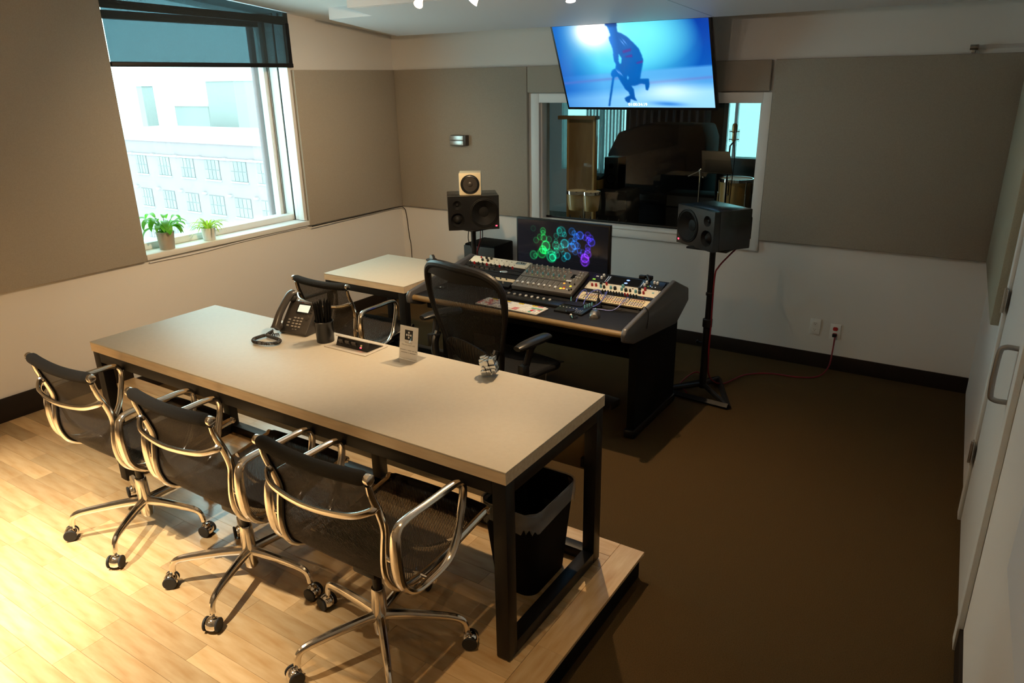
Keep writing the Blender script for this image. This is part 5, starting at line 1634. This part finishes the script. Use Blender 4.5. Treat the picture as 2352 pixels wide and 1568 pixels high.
G().tube(spl([(.0, .0, 1.43), (.02, 0, 1.30), (.01, 0, 1.0), (.0, 0, .7)], 6), .004, 6).build('microphone_cable', 'black_plastic', mc)
mu_ = thing('music_stand', 'black tilted music stand next to the studio microphone', 'music stand', (2.545, 1.5, SF))
G().hexa([(-.15, .0, 1.36), (.11, .0, 1.36), (.18, -.10, 1.18), (-.10, -.10, 1.18)], [(-.15, .006, 1.364), (.11, .006, 1.364), (.18, -.094, 1.184), (-.10, -.094, 1.184)]).build('desk_plate', 'black_steel', mu_)
G().box(-.10, .18, -.14, -.095, 1.176, 1.182).build('ledge', 'black_steel', mu_)
G().cyl((.01, .0, .05), (.01, .0, 1.28), .01, n=10).build('stand_pole', 'black_steel', mu_)
for k in range(3):
    a = math.radians(30 + 120 * k)
    G().tube([(.01, 0, .20), (.01 + math.cos(a) * .25, math.sin(a) * .25, .008)], .008, 8).build('stand_leg', 'black_steel', mu_)
cr_ = thing('cymbal_stand', 'chrome cymbal stand without cymbal behind the studio glass', 'stand', (2.462, 1.3, SF))
G().cyl((0, 0, .3), (0, 0, 1.21), .009, n=10).build('stand_pole', 'chrome', cr_)
G().tube([(.01, 0, 1.21), (-.11, 0, 1.15)], .006, 8).build('boom_arm', 'chrome', cr_)
G().ball((0, 0, 1.21), .014, 10, 6).build('tilter', 'chrome', cr_)
G().ball((.03, 0, 1.15), .012, 10, 6).build('wing_nut', 'chrome', cr_)
for k in range(3):
    a = math.radians(60 + 120 * k)
    G().tube([(0, 0, .92), (math.cos(a) * .13, math.sin(a) * .13, .80), (math.cos(a) * .30, math.sin(a) * .30, .012)], .007, 8).build('stand_leg', 'chrome', cr_)
sp_ = thing('studio_speaker', 'dark upright speaker on a cabinet at the back of the studio', 'speaker', (1.19, 2.2, SF + .86))
G().box(-.085, .085, -.10, .10, 0, .34).build('cabinet', 'black_satin', sp_, bevel=.006)
G().lathe([(.06, .0), (.05, .003), (.02, -.01), (.0005, -.006)], 24, Matrix.Translation((0, -.1, .11)) @ Matrix.Rotation(PI / 2, 4, 'X'), False, True).build('woofer', 'black_matte', sp_)
G().lathe([(.03, .0), (.02, .003), (.0005, .006)], 20, Matrix.Translation((0, -.1, .25)) @ Matrix.Rotation(PI / 2, 4, 'X'), False, True).build('tweeter', 'black_matte', sp_)
cb = thing('studio_cabinet', 'low dark equipment cabinet carrying the studio speaker', 'cabinet', (1.16, 2.2, SF))
G().box(-.30, .26, -.18, .18, .0, .86).build('cabinet_body', 'studio_wall', cb, bevel=.004)
G().box(-.29, .25, -.185, -.180, .05, .83).build('cabinet_door', 'studio_wall', cb, bevel=.002)
sy = thing('synthesizer', 'wooden ended synthesizer beside the studio speaker', 'keyboard', (.99, 2.12, SF + .86))
G().box(-.12, .10, -.10, .10, 0, .10).build('synth_case', 'drum_maple', sy, bevel=.004)
G().hexa([(-.11, -.09, .10), (.09, -.09, .10), (.09, .09, .10), (-.11, .09, .10)], [(-.11, -.085, .108), (.09, -.085, .108), (.09, .09, .15), (-.11, .09, .15)]).build('synth_panel', 'black_satin', sy)
for i in range(6): G().cyl((-.09 + i * .03, -.02, .12), (-.09 + i * .03, -.022, .14), .007, n=8).build('knob', 'knob_grey', sy)
am = thing('guitar_amplifier', 'black amplifier on legs behind the studio glass, centre', 'amplifier', (2.05, 2.3, SF))
G().box(-.24, .32, -.15, .15, .22, .86).build('amplifier_case', 'black_matte', am, bevel=.012)
G().box(-.22, .30, -.156, -.150, .25, .70).build('speaker_cloth', 'curtain', am)
G().box(-.22, .30, -.158, -.150, .72, .83).build('control_strip', 'studio_wall', am)
for sx in (-.2, .28):
    G().cyl((sx, 0, 0), (sx, 0, .22), .02, n=10).build('amplifier_leg', 'black_steel', am)
pn = thing('covered_piano', 'black covered upright instrument in the middle of the studio', 'piano', (1.28, 3.2, SF))
G().prism([(-.55, 0), (-.55, 1.15), (-.42, 1.40), (-.1, 1.50), (.60, 1.50), (.66, 1.35), (.66, 0)], -.25, .25, 'y').build('piano_case', 'black_matte', pn, bevel=.03)
G().box(-.5, .6, -.40, -.25, .62, .72).build('key_shelf', 'black_satin', pn, bevel=.004)
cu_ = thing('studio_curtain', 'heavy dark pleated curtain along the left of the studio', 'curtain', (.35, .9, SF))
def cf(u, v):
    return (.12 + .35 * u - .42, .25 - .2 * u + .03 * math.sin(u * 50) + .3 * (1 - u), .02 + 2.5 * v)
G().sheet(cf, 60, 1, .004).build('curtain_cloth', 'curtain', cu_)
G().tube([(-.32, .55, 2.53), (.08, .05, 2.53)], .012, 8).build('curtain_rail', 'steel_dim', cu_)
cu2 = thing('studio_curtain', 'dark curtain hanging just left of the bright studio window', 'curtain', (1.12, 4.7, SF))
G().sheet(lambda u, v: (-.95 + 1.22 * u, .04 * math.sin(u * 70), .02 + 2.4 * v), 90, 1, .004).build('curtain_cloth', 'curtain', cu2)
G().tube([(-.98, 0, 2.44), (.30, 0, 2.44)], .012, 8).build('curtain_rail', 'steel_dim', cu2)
kb2 = thing('studio_keyboard', 'pale keyboard instrument lying low behind the studio glass', 'keyboard', (2.1, .62, SF))
G().box(-.40, .42, -.14, .14, .60, .665).build('keyboard_case', 'studio_grey', kb2, bevel=.006)
G().box(-.36, .38, -.13, -.02, .665, .672).build('white_keys', 'cream', kb2)
for sx in (-.3, .32):
    G().tube([(sx, -.12, 0), (sx, .12, .60)], .012, 8).build('stand_leg', 'black_steel', kb2)
    G().tube([(sx, .12, 0), (sx, -.12, .60)], .012, 8).build('stand_leg', 'black_steel', kb2)
for i in range(7):
    x = 1.80 + i * .085 + (i % 3) * .01
    tag(G().lathe([(.004, 0), (.006, .004), (.0045, .022), (.0005, .024)], 10, Matrix.Translation((x, .05, .9025))).build('cable_adapter', 'black_plastic'), 'tiny dark cable adapter standing on the studio window ledge', 'adapter', 'cable adapters on the window ledge')
# ceiling lamp of the studio
ls = thing('studio_lamp', 'warm ceiling lamp inside the studio', 'lamp', (1.1, .75, 2.5))
G().lathe([(.05, .09), (.05, .02), (.06, .0), (.055, .0), (.04, .02)], 20).build('lamp_shade', 'black_steel', ls)
G().ball((0, 0, .012), .02, 10, 6).build('bulb', 'halogen', ls)
ld = bpy.data.lights.new('studio_light', 'SPOT')
ld.energy = 15; ld.color = WARM; ld.spot_size = math.radians(110); ld.spot_blend = .8; ld.shadow_soft_size = .03
lo_ = bpy.data.objects.new('studio_light', ld)
COL.objects.link(lo_)
lo_.parent = ls
lo_.location = (0, 0, -.02)

l2 = thing('studio_lamp', 'second warm ceiling lamp inside the studio, over the drum', 'lamp', (2.35, 1.2, 2.5))
G().lathe([(.05, .09), (.05, .02), (.06, .0), (.055, .0), (.04, .02)], 20).build('lamp_shade', 'black_steel', l2)
G().ball((0, 0, .012), .02, 10, 6).build('bulb', 'halogen', l2)
lo2 = bpy.data.objects.new('studio_light', ld.copy())
COL.objects.link(lo2)
lo2.parent = l2
lo2.location = (0, 0, -.02)
